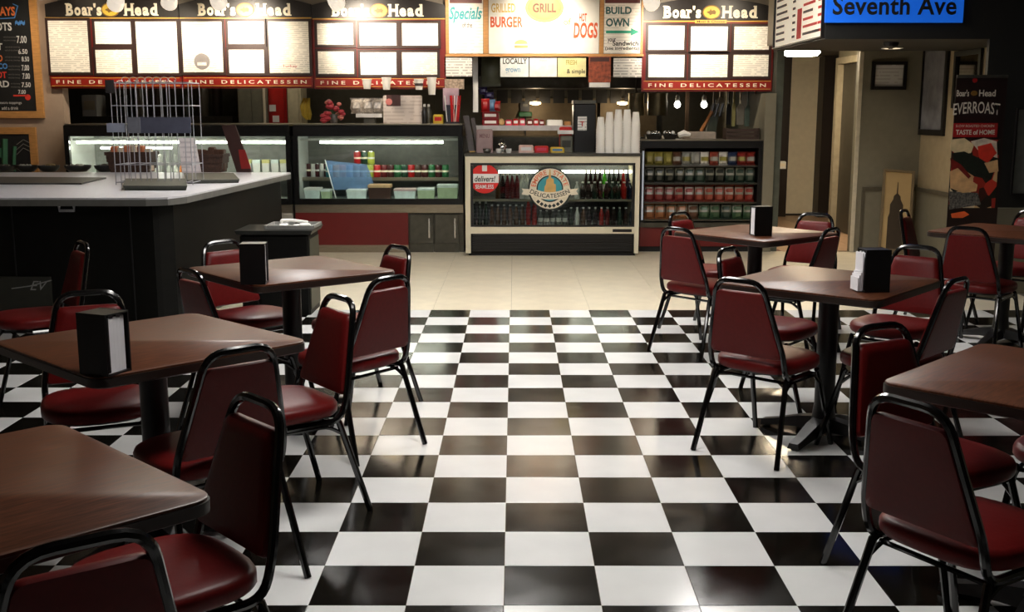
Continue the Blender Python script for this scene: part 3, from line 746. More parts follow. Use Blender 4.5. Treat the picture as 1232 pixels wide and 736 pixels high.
# ---- trays, boxes and the blue sneeze panel on the deck of the right case
def tub(name, px0, px1, y0, y1, Y, z, body, top, lab, cat, group=None, d=.18):
    X0, X1 = onY(px0, y1, Y).x, onY(px1, y1, Y).x; h = max(.03, onY(px0, y0, Y).z-z)
    t = thing(name, lab, cat, ((X0+X1)/2, Y+d/2, z), group)
    MB().stack([[(X0+.01, Y+.01, z), (X1-.01, Y+.01, z), (X1-.01, Y+d-.01, z), (X0+.01, Y+d-.01, z)], [(X0, Y, z+h*.8), (X1, Y, z+h*.8), (X1, Y+d, z+h*.8), (X0, Y+d, z+h*.8)]]).build('body', body, t)
    MB().bbox(X0-.004, X1+.004, Y-.004, Y+d+.004, z+h*.8+.0005, z+h, .006).build('lid', top, t)
    return t
M_clear = mat('clear_plastic_tub', (222, 232, 230), .2); M_lime = mat('lettuce_tub', (184, 200, 164), .3); M_mint = mat('pale_green_lid', (222, 232, 228), .35)
for k, (a, b_, y0, y1, bm_, tm, lab) in enumerate(((366, 385, 226, 237, M_clear, M_whitep, 'white tub at the left end of the deli case floor'), (386, 397, 228, 237, M_lime, M_clear, 'small green tub beside the white tub in the deli case'),
    (417, 441, 228, 238, M_clear, M_mint, 'clear lidded tray in the middle of the deli case floor'), (443, 470, 222, 240, mat('dark_brown_box', (64, 36, 26), .5), mat('tan_lid', (196, 160, 120), .5), 'brown cake box with a tan lid in the deli case'),
    (474, 500, 227, 238, M_clear, mat('pinkish_lid', (206, 176, 176), .4), 'clear tray right of the brown cake box'), (502, 523, 226, 238, M_lime, M_clear, 'tray of green salad in the deli case'), (526, 551, 222, 238, M_lime, M_mint, 'green salad tray at the right end of the deli case'))):
    tub('food_tray' if k != 3 else 'cake_box', a, b_, y0, y1, YD+.16+.02*(k % 2), DZD+.001, bm_, tm, lab, 'box' if k == 3 else 'tray', 'food on the deli case floor')
q = [onY(x, y, YD+.34) for x, y in ((401, 228), (452, 228), (441, 198), (391, 193))]
m = MB(); zf = q[0].z; m.stack([[(v.x, YD+.33+(v.z-zf)*.15, v.z) for v in q], [(v.x, YD+.342+(v.z-zf)*.15, v.z) for v in q]])
tag(m.build('blue_divider', tint_mat()), 'slanted blue plastic divider in the deli case', 'panel')
pa_, pb2 = onY(404, 238, YD+.1), onY(391, 192, YD+.3)
tag(MB().tube([pa_, pb2], .006, 6).build('divider_rod', M_whitep), 'thin white slanting rod at the edge of the blue divider', 'rod')
# products of the left case
random.seed(5)
for k in range(7):
    px = 203+k*7.6; c = ['white', 'white', 'orange', 'white', 'teal', 'blue', 'blue'][k]
    x, y, z = onY(px, 190, LYS+.1).x, LYS+.1, LZS+.001
    t = thing('drink_bottle', '%s bottle, %s of the row right of the wire rack in the left case' % (c, ORD[k]), 'bottle', (x, y, z), 'bottles in the left deli case')
    MB().lathe([(.026, 0), (.03, .01), (.03, .1), (.012, .135), (.012, .15)], 10, (x, y, z)).build('body', CM[c], t, True)
    MB().lathe([(.014, .1505), (.014, .168)], 8, (x, y, z)).build('cap', M_whitep, t)
for k in range(5):
    px = 293+k*11; tub('dairy_tub', px, px+9, 192, 201, LYS+.02, LZS+.001, M_whitep, M_clear if k % 2 else mat('pale_yellow_lid', (200, 196, 130), .4), 'white tub, %s from the left at the right end of the left case' % ORD[k], 'tub', 'tubs in the left deli case', .1)
for k in range(5):
    px = 143+k*10; tub('salad_tub', px, px+9, 186, 201, LYS+.03, LZS+.001, M_whitep, M_whitep, 'white salad tub, %s of the five behind the wire rack' % ORD[k], 'tub', 'tubs in the left deli case', .1)

# ================================================================== DRINKS FRIDGE
YF = 11.63
FX0, FX1 = onY(560, 250, YF).x, onY(769, 250, YF).x; ZF = Zp(188, YF)
fr = thing('drinks_fridge', 'cream glass-front drinks fridge with a round deli sticker, at the middle of the service line', 'fridge', ((FX0+FX1)/2, YF+.4, 0))
FD = .75; gx0, gx1, gz0, gz1 = rect(566, 196, 764, 273, YF)
MB().box(FX0-.01, FX1+.01, YF-.012, YF+FD, ZF+.0005, ZF+.03).build('steel_top', M_dsteel, fr)
MB().box(FX0, gx0, YF, YF+FD, .03, ZF).build('side_post', M_fridge, fr)
MB().box(gx1, FX1, YF, YF+FD, .03, ZF).build('side_post', M_fridge, fr)
MB().box(gx0+.0005, gx1-.0005, YF, YF+FD, gz1, ZF).build('top_rail', M_fridge, fr)
zr = Zp(281, YF)
MB().box(gx0+.0005, gx1-.0005, YF, YF+FD, zr, gz0).build('lower_rail', M_fridge, fr)
x0, x1, z0, z1 = rect(737, 275.5, 760, 279, YF); MB().box(x0, x1, YF-.004, YF-.0005, z0, z1).build('badge', M_black, fr)
MB().box(gx0+.0005, gx1-.0005, YF+.05, YF+FD, .03, zr-.0005).build('grille_back', M_matte, fr)
for k in range(8):
    z = .05+(zr-.07)*k/7
    MB().box(gx0+.02, gx1-.02, YF+.01, YF+.045, z, z+.022).build('louver', M_black, fr)
MB().box(FX0+.03, FX1-.03, YF+.05, YF+FD-.02, 0, .029).build('plinth', M_matte, fr)
MB().box(gx0+.001, gx1-.001, YF+FD-.03, YF+FD-.001, gz0+.0005, gz1-.0005).build('rear_wall', mat('fridge_inner', (70, 73, 71), .4), fr)
gf = MB()
for a, b_, c, d in ((gx0, gx1, gz0, gz0+.02), (gx0, gx1, gz1-.025, gz1), (gx0, gx0+.03, gz0+.02, gz1-.025), (gx1-.03, gx1, gz0+.02, gz1-.025)): gf.box(a+.001, b_-.001, YF+.005, YF+.03, c+.0008, d-.0008)
gf.build('door_gasket', M_black, fr)
MB().box(gx0+.03, gx1-.03, YF+.014, YF+.02, gz0+.021, gz1-.026).build('glass_door', M_glass_d, fr)
ysf = YF+.18; zsf = Zp(240, ysf)
MB().box(gx0+.004, gx1-.004, ysf, YF+FD-.035, zsf-.015, zsf).build('shelf', M_dsteel, fr)
MB().box(gx0+.004, gx1-.004, ysf-.01, ysf-.0005, zsf-.02, zsf+.004).build('shelf_rail', M_steel, fr)
for a, b_ in ((600, 648), (676, 761)):
    yy = YF+.5; zz = Zp(206.5, yy); MB().tube([(onY(a, 206, yy).x, yy, zz), (onY(b_, 206, yy).x, yy, zz)], .016, 8).build('light_tube', M_tube_l, fr)
# drinks
def bottle(lab, x, y, z, col, h, r, capm, group, label_m=None):
    t = thing('drink_bottle', lab, 'bottle', (x, y, z), group)
    MB().lathe([(r*.9, 0), (r, .01), (r, h*.58), (r*.55, h*.8), (r*.4, h*.86), (r*.4, h*.92)], 10, (x, y, z)).build('body', col, t, True)
    MB().lathe([(r*.46, h*.9205), (r*.46, h)], 8, (x, y, z)).build('cap', capm, t)
    if label_m: MB().lathe([(r*1.01, h*.22), (r*1.01, h*.48)], 10, (x, y, z)).build('wrap_label', label_m, t)
BM = {k: mat('bottle_'+k.replace(' ', '_'), v, .15, var=.08) for k, v in {'cola brown': (34, 20, 16), 'dark red': (100, 22, 26), 'dark green': (22, 44, 32), 'bright green': (90, 214, 50), 'red': (170, 36, 30), 'navy': (24, 34, 60), 'white': (222, 222, 216), 'clear': (110, 116, 112), 'amber': (90, 60, 36)}.items()}
top_l = ['amber', 'cola brown', 'dark red', 'dark red', 'dark red', 'white', 'white']
for k, c in enumerate(top_l):
    x = onY(599+k*5.8, 220, ysf+.12).x
    bottle('%s bottle, %s of the top fridge shelf group beside the red sticker' % (c, ORD[k]), x, ysf+.12, zsf+.001, BM[c], .27, .027, M_whitep, 'bottles on the top fridge shelf', BM['dark red'] if c == 'cola brown' else None)
top_r = ['cola brown', 'cola brown', 'cola brown', 'cola brown', 'bright green', 'dark green', 'dark green', 'cola brown', 'red', 'navy', 'navy']
for k, c in enumerate(top_r):
    x = onY(705+k*5.6, 220, ysf+.3).x
    bottle('%s tall bottle, %s in the back row, right of top fridge shelf' % (c, ORD[k]), x, ysf+.3, zsf+.001, BM[c], .30, .026, M_whitep, 'bottles on the top fridge shelf', M_whitep if k % 3 == 1 else None)
for k in range(10):
    c = ['white', 'cola brown', 'cola brown', 'dark green', 'cola brown', 'cola brown', 'dark green', 'dark green', 'red', 'navy'][k]
    x = onY(694+k*7.1, 230, ysf+.08).x
    bottle('%s short bottle, %s in the front row, right of top fridge shelf' % (c, ORD[k]), x, ysf+.08, zsf+.001, BM[c], .185, .028, M_whitep, 'bottles on the top fridge shelf')
zfl = gz0+.0005
low = ['dark green']*3+['amber']*6+['red', 'red']+['clear']*5+['dark green', 'white', 'amber']+['cola brown', 'cola brown', 'red', 'dark red', 'cola brown', 'dark green', 'cola brown', 'navy']
for k, c in enumerate(low):
    x = onY(570+k*(760-570)/(len(low)-1), 262, YF+.22).x
    h = .25 if k < 3 else .22 if k < 9 else .3 if k < 11 else .16 if k < 16 else .19
    bottle('%s bottle, %s from the left on the fridge floor' % (c, ORD[k]), x, YF+.22, zfl, BM[c], h, .027, M_whitep, 'bottles on the fridge floor', M_whitep if 10 < k < 16 else None)
# stickers on the glass
ys_ = YF+.0125
cx, cz = (onY(583, 215, ys_).x, onY(583, 215, ys_).z); r = onY(600.5, 215, ys_).x-cx
st = disc(cx, cz, r, ys_-.002, ys_, 36).build('red_sticker', mat('sticker_red', (214, 36, 30), .4, var=.04), fr)
x0, x1, z0, z1 = rect(567, 209, 600, 220, ys_); MB().box(x0, x1, ys_-.003, ys_-.0021, z0, z1).build('sticker_band', M_whitep, st)
x0, x1, z0, z1 = rect(571, 211.5, 596, 218.5, ys_); text('delivers!', x0, x1, z0, z1, ys_-.0032, M_ink, st, .02, shear=.2)
x0, x1, z0, z1 = rect(572, 222, 594, 227, ys_); text('SEAMLESS', x0, x1, z0, z1, ys_-.003, M_whitep, st, .02)
x0, x1, z0, z1 = rect(580, 198, 586, 206, ys_); MB().box(x0, x1, ys_-.003, ys_-.0021, z0, z1).build('sticker_mark', M_whitep, st)
cx, cz = onY(661.5, 227, ys_).x, onY(661.5, 227, ys_).z; r = onY(687.5, 227, ys_).x-cx
rs = disc(cx, cz, r, ys_-.002, ys_, 44).build('round_sticker', mat('sticker_dark', (24, 34, 32), .4), fr)
M_stc = mat('sticker_cream', (226, 214, 190), .45); M_teal = mat('sticker_teal', (60, 150, 160), .45); M_org = mat('sticker_orange', (222, 110, 70), .45); M_tow = mat('sticker_tower', (206, 164, 96), .45)
disc(cx, cz, r*.93, ys_-.0026, ys_-.0021, 44).build('cream_ring', M_stc, rs)
disc(cx, cz, r*.62, ys_-.0032, ys_-.0027, 36).build('dark_ring', MATS['sticker_dark'], rs)
disc(cx, cz, r*.56, ys_-.0038, ys_-.0033, 36).build('teal_disc', M_teal, rs)
tw_ = [(-.3, -.45), (.28, -.45), (.28, .2), (.18, .24), (.18, .45), (.06, .5), (.02, .9), (-.02, .9), (-.06, .5), (-.16, .42), (-.18, .2), (-.24, .1)]
MB().prismY([(cx+a*r, cz+b_*r) for a, b_ in tw_], ys_-.0046, ys_-.0039).build('tower_shape', M_tow, rs)
def arcf(cx, cz, R, x0, x1, zc, a0, a1):
    def f(px, pz):
        a = math.radians(a0+(a1-a0)*(px-x0)/(x1-x0)); q = R+(pz-zc); return cx+q*math.cos(a), cz+q*math.sin(a)
    return f
text('EMPIRE', 0, 1, -.11*r, .11*r, ys_-.003, M_org, rs, .02, arc=arcf(cx, cz, r*.77, 0, 1, 0, 172, 102))
text('STATE', 0, 1, -.11*r, .11*r, ys_-.003, M_org, rs, .02, arc=arcf(cx, cz, r*.77, 0, 1, 0, 78, 10))
# ribbon
def arcband(a0, a1, R0, R1, y0, y1, ccx, ccz, mtl, name):
    n = 14; P = [(ccx+R1*math.cos(math.radians(a0+(a1-a0)*k/n)), ccz+R1*math.sin(math.radians(a0+(a1-a0)*k/n))) for k in range(n+1)]+[(ccx+R0*math.cos(math.radians(a1+(a0-a1)*k/n)), ccz+R0*math.sin(math.radians(a1+(a0-a1)*k/n))) for k in range(n+1)]
    MB().prismY(P, y0, y1).build(name, mtl, rs)
arcband(238, 302, r*1.68, r*2.02, ys_-.0056, ys_-.005, cx, cz+r*1.52, M_stc, 'ribbon')
text('DELICATESSEN', 0, 1, -.1*r, .1*r, ys_-.0058, M_ink, rs, .01, arc=lambda px, pz: arcf(cx, cz+r*1.52, r*1.85, 0, 1, 0, 241, 299)(px, -pz))
for s in (-1, 1): MB().prismY([(cx+s*r*.98, cz-r*.02), (cx+s*r*1.32, cz+r*.02), (cx+s*r*1.22, cz-r*.1), (cx+s*r*1.32, cz-r*.26), (cx+s*r*.98, cz-r*.3)], ys_-.0045, ys_-.004).build('ribbon_tail', M_stc, rs)
for k in range(7):
    a = math.radians(228+k*14); MB().prismY([(cx+r*.8*math.cos(a)-.022, cz+r*.8*math.sin(a)), (cx+r*.8*math.cos(a), cz+r*.8*math.sin(a)-.022), (cx+r*.8*math.cos(a)+.022, cz+r*.8*math.sin(a)), (cx+r*.8*math.cos(a), cz+r*.8*math.sin(a)+.022)], ys_-.0034, ys_-.0027).build('check_mark', MATS['sticker_dark'], rs)

# ================================================================== SNACK RACK
YK = 12.0
KX0, KX1 = onY(771, 215, YK).x, onY(916, 215, YK).x; ZK = Zp(168, YK)
kr = thing('snack_rack', 'black open rack with four shelves of snack bags, right of the drinks fridge', 'rack', ((KX0+KX1)/2, YK+.25, 0))
KD = .5
zq = [Zp(y, YK+.03) for y in (199, 220, 243, 264)]
MB().box(KX0, KX1, YK, YK+KD, ZK-.09, ZK-.012).build('hood', M_black, kr)
MB().box(KX0-.005, KX1+.005, YK-.01, YK+KD, ZK-.0115, ZK).build('top', M_steel, kr)
for x in (KX0, KX1-.04): MB().box(x, x+.04, YK, YK+KD, zq[3]-.03, ZK-.0905).build('side', M_black, kr)
MB().box(KX0+.0405, KX1-.0405, YK+KD-.02, YK+KD, zq[3]-.03, ZK-.0905).build('back', M_matte, kr)
for z in zq: MB().box(KX0+.0405, KX1-.0405, YK+.02, YK+KD-.0205, z-.015, z).build('shelf', M_dsteel, kr)
x0, x1, z0, z1 = rect(772, 196, 775, 262, YK); MB().tube([(KX0+.02, YK-.012, zq[3]), (KX0+.02, YK-.012, ZK-.12)], .01, 6).build('reflective_strip', mat('strip_sheen_glow', (200, 208, 220), .4, emis=.25), kr)  # bluish reflective strip, its sheen imitated by a faint glow
z2 = zq[3]-.0305
MB().box(KX0, KX1, YK-.02, YK+KD, z2-.05, z2).build('ledge', M_dsteel, kr)
MB().box(KX0, KX1, YK, YK+KD, .06, z2-.0505).build('red_base', M_redpanel, kr)
MB().box(KX0, KX1, YK+.02, YK+KD, 0, .0595).build('kick', M_matte, kr)
def bag_mesh(w_, h):
    prof = [(-.5, 0, .002), (-.5, .06, .003), (-.48, .12, .03), (-.5, .35, .05), (-.5, .7, .045), (-.48, .88, .022), (-.5, .95, .003), (-.5, 1, .002)]
    m = MB(); R = []
    for a, t_, d in prof:
        x = abs(a)*w_; R.append([(-x, 0, t_*h), (-x*.5, -d, t_*h), (x*.5, -d, t_*h), (x, 0, t_*h), (x*.5, d, t_*h), (-x*.5, d, t_*h)])
    m.stack(R); return m
def band_mesh(w_, h, t0, t1, d0, d1):
    x = w_*.5; m = MB()
    rows = [[(-x*.9, -d0*.32, t0*h), (-x*.5, -d0-.003, t0*h), (x*.5, -d0-.003, t0*h), (x*.9, -d0*.32, t0*h)], [(-x*.9, -d1*.32, t1*h), (-x*.5, -d1-.003, t1*h), (x*.5, -d1-.003, t1*h), (x*.9, -d1*.32, t1*h)]]
    for k in range(3): n = k; m.add([rows[0][k], rows[0][k+1], rows[1][k+1], rows[1][k]], [(0, 1, 2, 3)])
    return m
SB = {k: mat('bag_'+k.replace(' ', '_'), v, .3, var=.12, scale=30) for k, v in {'olive yellow': (138, 128, 62), 'silver': (150, 148, 138), 'orange red': (140, 62, 46), 'blue': (44, 56, 84), 'red': (134, 44, 36), 'black': (34, 38, 32), 'grey': (128, 126, 112), 'dark green': (42, 58, 48), 'crimson': (122, 46, 42), 'orange': (146, 92, 54), 'green': (58, 84, 58), 'white': (220, 214, 200), 'brown': (92, 62, 44)}.items()}
rows = [
 (['olive yellow']*3+['brown', 'silver', 'silver', 'white', 'orange red', 'white', 'blue', 'red', 'red'], None, .145),
 (['black']*4+['dark green']*2+['black']*2+['dark green']*3, 'grey', .18),
 (['crimson']*5+['orange red']*5+['red'], 'grey', .18),
 (['orange']*4+['brown', 'green', 'green', 'dark green', 'green', 'green'], 'grey', .175)]
rown = ['top', 'second', 'third', 'lowest']
random.seed(21)
for ri, (cols, up, h) in enumerate(rows):
    n = len(cols); wid = (KX1-KX0-.1)/n
    me = None
    for k, c in enumerate(cols):
        x = KX0+.05+wid*(k+.5); y = YK+.09; z = zq[ri]+.001
        t = thing('snack_bag', '%s snack bag, %s from the left on the %s shelf of the rack' % (c, ORD[k], rown[ri]), 'snack bag', (x, y, z), 'snack bags in the rack')
        if me is None:
            ob = bag_mesh(wid*.96, h).build('bag', SB[c], t, True, origin=(0, 0, 0)); me = ob.data
            bme = None
        else: ob = None
        if ob is None:
            mm = me.copy(); mm.materials.clear(); mm.materials.append(SB[c]); ob = link('bag', mm, Vector((x, y, z)), t)
        ob.location = (0, 0, 0)
        if up:
            o2 = band_mesh(wid*.96, h, .42, .87, .052, .026).build('printed_band', SB[up] if k % 4 else SB['silver'], t, origin=(0, 0, 0)); o2.location = (0, 0, 0)
        else:
            o2 = band_mesh(wid*.96, h, .3, .6, .05, .05).build('printed_band', SB['silver' if k % 2 else 'olive yellow'], t, origin=(0, 0, 0)); o2.location = (0, 0, 0)
        t.rotation_euler = (math.radians(-6), 0, math.radians(random.uniform(-8, 8)))
# ================================================================== MENU BOARDS
YM = 12.2
M_header = mat('board_header_black', (22, 16, 14), .4)
M_brown = mat('panel_surround_brown', (44, 20, 13), .5)
M_gem = mat('emblem_gold', (212, 178, 62), .4, var=.06); M_gem2 = mat('emblem_dark_gold', (120, 86, 26), .5)
def emblem(parent, cx, cz, rx, rz, y):
    e = disc(cx, cz, rx, y-.006, y, 28, rz).build('emblem', M_gem2, parent)
    disc(cx, cz, rx*.88, y-.009, y-.0061, 28, rz*.84).build('emblem_face', M_gem, e)
    P = [(-.7, -.05), (-.55, .12), (-.3, .18), (-.15, .5), (0, .22), (.35, .35), (.6, .05), (.5, -.35), (.1, -.3), (-.2, -.5), (-.35, -.25)]
    MB().prismY([(cx+a*rx*.8, cz+b*rz*.9) for a, b in P], y-.011, y-.0091).build('boar_profile', M_gem2, e)
def menu_board(px0, px1, panels, head, foot, emx, words, lab, yo=0, club=False):
    X0, X1 = onY(px0, 50, YM).x, onY(px1, 50, YM).x
    zb, zt = Zp(106+yo, YM), Zp(21+yo, YM)
    t = thing('menu_board', lab, 'menu board', ((X0+X1)/2, YM, zb), 'red framed deli menu boards')
    MB().box(X0, X1, YM, YM+.05, zb, zt).build('frame', M_redframe, t)
    # arched header
    zh, ze = zt+.004, Zp(5+yo, YM); n = 14; rise = .10
    P = [(X0, zh), (X1, zh)]+[(X1-(X1-X0)*k/n, ze+rise*(1-(2*k/n-1)**2)) for k in range(n+1)]
    MB().prismY(P, YM-.004, YM+.05).build('header', M_header, t)
    MB().box(X0, X1, YM-.008, YM-.0005, zt-.012, zt).build('header_line', M_gold, t)
    for (a, b, c, d), m in panels:
        x0, x1, z0, z1 = rect(a, b, c, d, YM)
        f = MB().box(x0-.03, x1+.03, YM-.012, YM-.0005, z0-.03, z1+.03).build('panel_frame', M_brown, t)
        MB().box(x0, x1, YM-.016, YM-.0125, z0, z1).build('menu_sheet', m, f)
    za, zc = Zp(104+yo, YM), Zp(93+yo, YM)
    s = MB().box(X0+.015, X1-.015, YM-.012, YM-.0005, za, zc).build('footer_strip', M_redstrip, t)
    for z in (za+.004, zc-.008): MB().box(X0+.02, X1-.02, YM-.014, YM-.0125, z, z+.005).build('gold_line', M_gold, s)
    q = X1-X0; text('FINE DELICATESSEN', X0+q*.05, X1-q*.05, za+.03, zc-.03, YM-.014, M_cream, s, .015, 1.55)
    (a0, a1), (b0, b1), (y0, y1) = words
    for wd, (a, b) in (("Boar's", (a0, a1)), ('Head', (b0, b1))):
        x0, x1, z0, z1 = rect(a, y0, b, y1, YM); serif_word(wd, x0, x1, z0, z1, YM-.007, M_cream, t)
    x0, x1, z0, z1 = rect(emx-11, y0-1, emx+11, y1+1.5, YM); emblem(t, (x0+x1)/2, (z0+z1)/2, (x1-x0)/2, (z1-z0)/2, YM-.004)
    if club:
        x0, x1, z0, z1 = rect(836, 24, 874, 28, YM); MB().box(x0, x1, YM-.012, YM-.0085, z0, z1).build('gold_tag', M_gold, t)
        text('Meat & Cheese', x0+.02, x1-.02, z0+.006, z1-.006, YM-.0125, M_ink, t, .01)
    return t
A, B = M_menu, M_menu2
b1_ = menu_board(57, 216.5, [((60, 25, 107, 87), A), ((115, 26, 158, 53), B), ((116, 60, 159, 88), A), ((165, 26, 214, 88), B)], 0, 0, 133, ((79, 123), (149, 190), (4, 19)), 'red framed menu board at the far left with five white sheets in two sizes')
b2_ = menu_board(217.5, 375.5, [((220, 26, 268, 87), A), ((275, 26, 318, 53), B), ((276, 60, 318, 88), B), ((324, 26, 372, 88), A)], 0, 0, 295, ((238, 284), (308, 350), (4, 19)), 'red framed menu board with a grey round stamp on its left sheet')
x0, x1, z0, z1 = rect(234, 65, 253, 83, YM); disc((x0+x1)/2, (z0+z1)/2, (x1-x0)/2, YM-.0175, YM-.0165, 24).build('round_stamp', mat('grey_stamp', (140, 134, 132), .6), b2_)
x0, x1, z0, z1 = rect(238, 75, 249, 79, YM); MB().box(x0, x1, YM-.0185, YM-.0176, z0, z1).build('stamp_bar', M_menu, b2_)
x0, x1, z0, z1 = rect(340, 78, 358, 82, YM); text('Turkey', x0, x1, z0, z1, YM-.0175, mat('red_ink', (190, 60, 50), .6), b2_)
b3_ = menu_board(376.5, 536, [((382, 28, 425, 54), A), ((383, 62, 426, 89), A), ((433, 28, 477, 55), B), ((434, 63, 477, 90), B), ((484, 28, 527, 55), B), ((484, 63, 526, 90), A)], 0, 0, 456, ((399, 445), (467, 509), (5, 20)), 'red framed menu board with six white sheets, left of the wooden framed boards', 1)
x0, x1, z0, z1 = rect(443, 67, 467, 71, YM); text('Classics', x0, x1, z0, z1, YM-.0175, M_ink, b3_)
b4_ = menu_board(773, 931, [((780, 31, 823, 60), B), ((780, 66, 823, 93), B), ((831, 32, 875, 61), B), ((831, 66, 875, 93), A), ((883, 32, 925, 60), A), ((882, 66, 924, 92), A)], 0, 0, 856, ((798, 844), (868, 911), (7, 22)), 'red framed menu board at the right, above the snack rack', 4, True)
# ---- three boards in a wooden frame
wb = thing('whiteboard_row', 'three hand-lettered white boards in one oak frame between the red menu boards', 'menu board', (onY(655, 66, YM).x, YM, Zp(67, YM)))
def wpanel(a, c, m=M_paper):
    x0, x1, z0, z1 = rect(a, -40, c, 64.5, YM); return MB().box(x0, x1, YM-.012, YM+.02, z0, z1).build('white_panel', m, wb)
M_wb = print_mat('whiteboard_print', (248, 244, 236), (150, 140, 136), 30, .3, .3, 14)
p1, p2, p3 = wpanel(540, 581, M_wb), wpanel(588, 721), wpanel(727, 771, M_wb)
for a, c in ((536, 540), (581.5, 587.5), (721.5, 726.5), (771.5, 774)):
    x0, x1, z0, z1 = rect(a, -40, c, 64.6, YM); MB().box(x0, x1, YM-.02, YM+.03, z0, z1).build('oak_upright', M_oak, wb)
x0, x1, z0, z1 = rect(536, 65, 774, 68, YM); MB().box(x0, x1, YM-.02, YM+.03, z0, z1).build('oak_rail', M_oak, wb)
def wtxt(body, a, b, c, d, m, par, bold=.02, sh=0, sp=1, Y=YM-.0135): x0, x1, z0, z1 = rect(a, b, c, d, Y); return text(body, x0, x1, z0, z1, Y, m, par, bold, sp, shear=sh)
M_iteal = mat('teal_marker', (52, 158, 166), .6); M_ior = mat('orange_marker', (214, 88, 40), .6); M_iyel = mat('yellow_marker', (206, 172, 90), .6); M_idt = mat('dark_teal_marker', (30, 92, 92), .6)
for a, c in ((541, 580), (728, 770)):
    x0, x1, z0, z1 = rect(a, -3, c, 4, YM); MB().box(x0, x1, YM-.016, YM-.0125, z0, z1).build('maroon_heading', mat('maroon_card', (96, 30, 28), .5), wb)
wtxt('Specials', 540, 8, 580, 28, M_iteal, p1, .03, .3); wtxt('of the', 556, 27, 568, 33, M_ink, p1)
wtxt('GRILLED', 591, 4, 620, 15, M_iyel, p2, .02); wtxt('BURGER', 590, 20, 629, 33, M_ior, p2, .03)
wtxt('HOT', 697, 16, 706, 26, M_ior, p2, .03); wtxt('DOGS', 690, 27, 719, 46, M_ior, p2, .03, .1); wtxt('of', 678, 22, 687, 30, M_iyel, p2)
x0, x1, z0, z1 = rect(632, -8, 678, 27, YM); oc = disc((x0+x1)/2, (z0+z1)/2, (x1-x0)/2, YM-.017, YM-.0125, 32, (z1-z0)/2).build('oval_plaque', M_oak, p2)
disc((x0+x1)/2, (z0+z1)/2, (x1-x0)*.44, YM-.02, YM-.0171, 32, (z1-z0)*.42).build('oval_face', mat('oval_tan', (186, 126, 64), .5), oc)
wtxt('GRILL', 641, 4, 669, 15, mat('brown_ink', (90, 54, 24), .6), oc, .03, Y=YM-.021)
x0, x1, z0, z1 = rect(619, 48, 635, 59, YM); cx_, cz_ = (x0+x1)/2, (z0+z1)/2; rr = (x1-x0)/2
MB().prismY([(cx_+rr*math.cos(math.pi*k/8), cz_+.005+rr*.62*math.sin(math.pi*k/8)) for k in range(9)], YM-.014, YM-.0125).build('bun_drawing', mat('bun_yellow', (224, 200, 120), .6), p2)
MB().box(x0, x1, YM-.014, YM-.0125, cz_-.035, cz_-.01).build('patty_drawing', mat('bun_tan', (206, 170, 110), .6), p2)
wtxt('BUILD', 729, 8, 760, 17, M_idt, p3, .03); wtxt('YOUR', 729, 8.5, 769, 8.6, M_idt, p3) if False else None
wtxt('OWN', 729, 22, 757, 32, M_idt, p3, .03)
x0, x1, z0, z1 = rect(729, 34, 769, 43, YM); zm = (z0+z1)/2; h = (z1-z0)
MB().prismY([(x0, zm-h*.18), (x1-.09, zm-h*.18), (x1-.09, zm-h*.5), (x1, zm), (x1-.09, zm+h*.5), (x1-.09, zm+h*.18), (x0, zm+h*.18)], YM-.014, YM-.0125).build('arrow', mat('arrow_green', (40, 160, 130), .6), p3)
wtxt('your', 731, 46, 741, 52, M_ink, p3); wtxt('Sandwich', 737, 49, 768, 55, M_ink, p3); wtxt('(see ingredients)', 728, 56, 769, 61, M_ink, p3)
# ---- sheets below
def sheet(a, b, c, d, Y, m, lab, words=(), group='paper notices under the white boards', name='paper_notice', th=.004):
    x0, x1, z0, z1 = rect(a, b, c, d, Y); o = MB().box(x0, x1, Y, Y+th, z0, z1).build(name, m); tag(o, lab, 'notice', group)
    for (body, qa, qb, qc, qd, mm, bo) in words: wtxt(body, qa, qb, qc, qd, mm, o, bo, Y=Y-.001)
    return o
sheet(535, 69, 568, 92, YM, M_notice, 'white printed notice under the left end of the oak framed boards')
sheet(602, 69, 636, 92.5, YM, mat('pale_blue_sheet', (222, 226, 224), .7, var=.1), 'white sheet lettered LOCALLY with a blue tint below', [('LOCALLY', 605, 70, 634, 77, M_ink, .02), ('grown', 608, 82, 626, 89, mat('blue_marker', (120, 160, 190), .6), .02)])
sheet(637, 69, 670, 92.5, YM, mat('pinkish_sheet', (236, 226, 220), .7), 'blank white sheet, middle of the three under the boards', [('Always', 649, 71, 658, 75, mat('faint_ink', (190, 170, 170), .6), 0)])
sheet(671, 69, 705, 92.5, YM, mat('yellowish_sheet', (226, 218, 160), .7, var=.1), 'pale yellow sheet with dark handwriting, right of the blank sheet', [('FRESH', 681, 72, 694, 78, mat('olive_marker', (160, 150, 70), .6), .02), ('& simple', 682, 83, 704, 90, M_ink, .01)])
ps = sheet(708, 68, 735, 99, YM-.02, mat('food_poster', (150, 70, 40), .5, var=.6, scale=26), 'small poster of brown food hanging under the boards')
x0, x1, z0, z1 = rect(709, 99.3, 734, 105, YM-.02); MB().box(x0, x1, YM-.02, YM-.016, z0, z1).build('white_margin', M_paper, ps)
x0, x1, z0, z1 = rect(710, 69, 733, 74, YM-.022); MB().box(x0, x1, YM-.0225, YM-.0205, z0, z1).build('dark_heading', mat('poster_dark', (70, 34, 28), .5), ps)
sheet(738, 70, 772, 93, YM, M_notice, 'white printed notice under the right end of the oak framed boards')
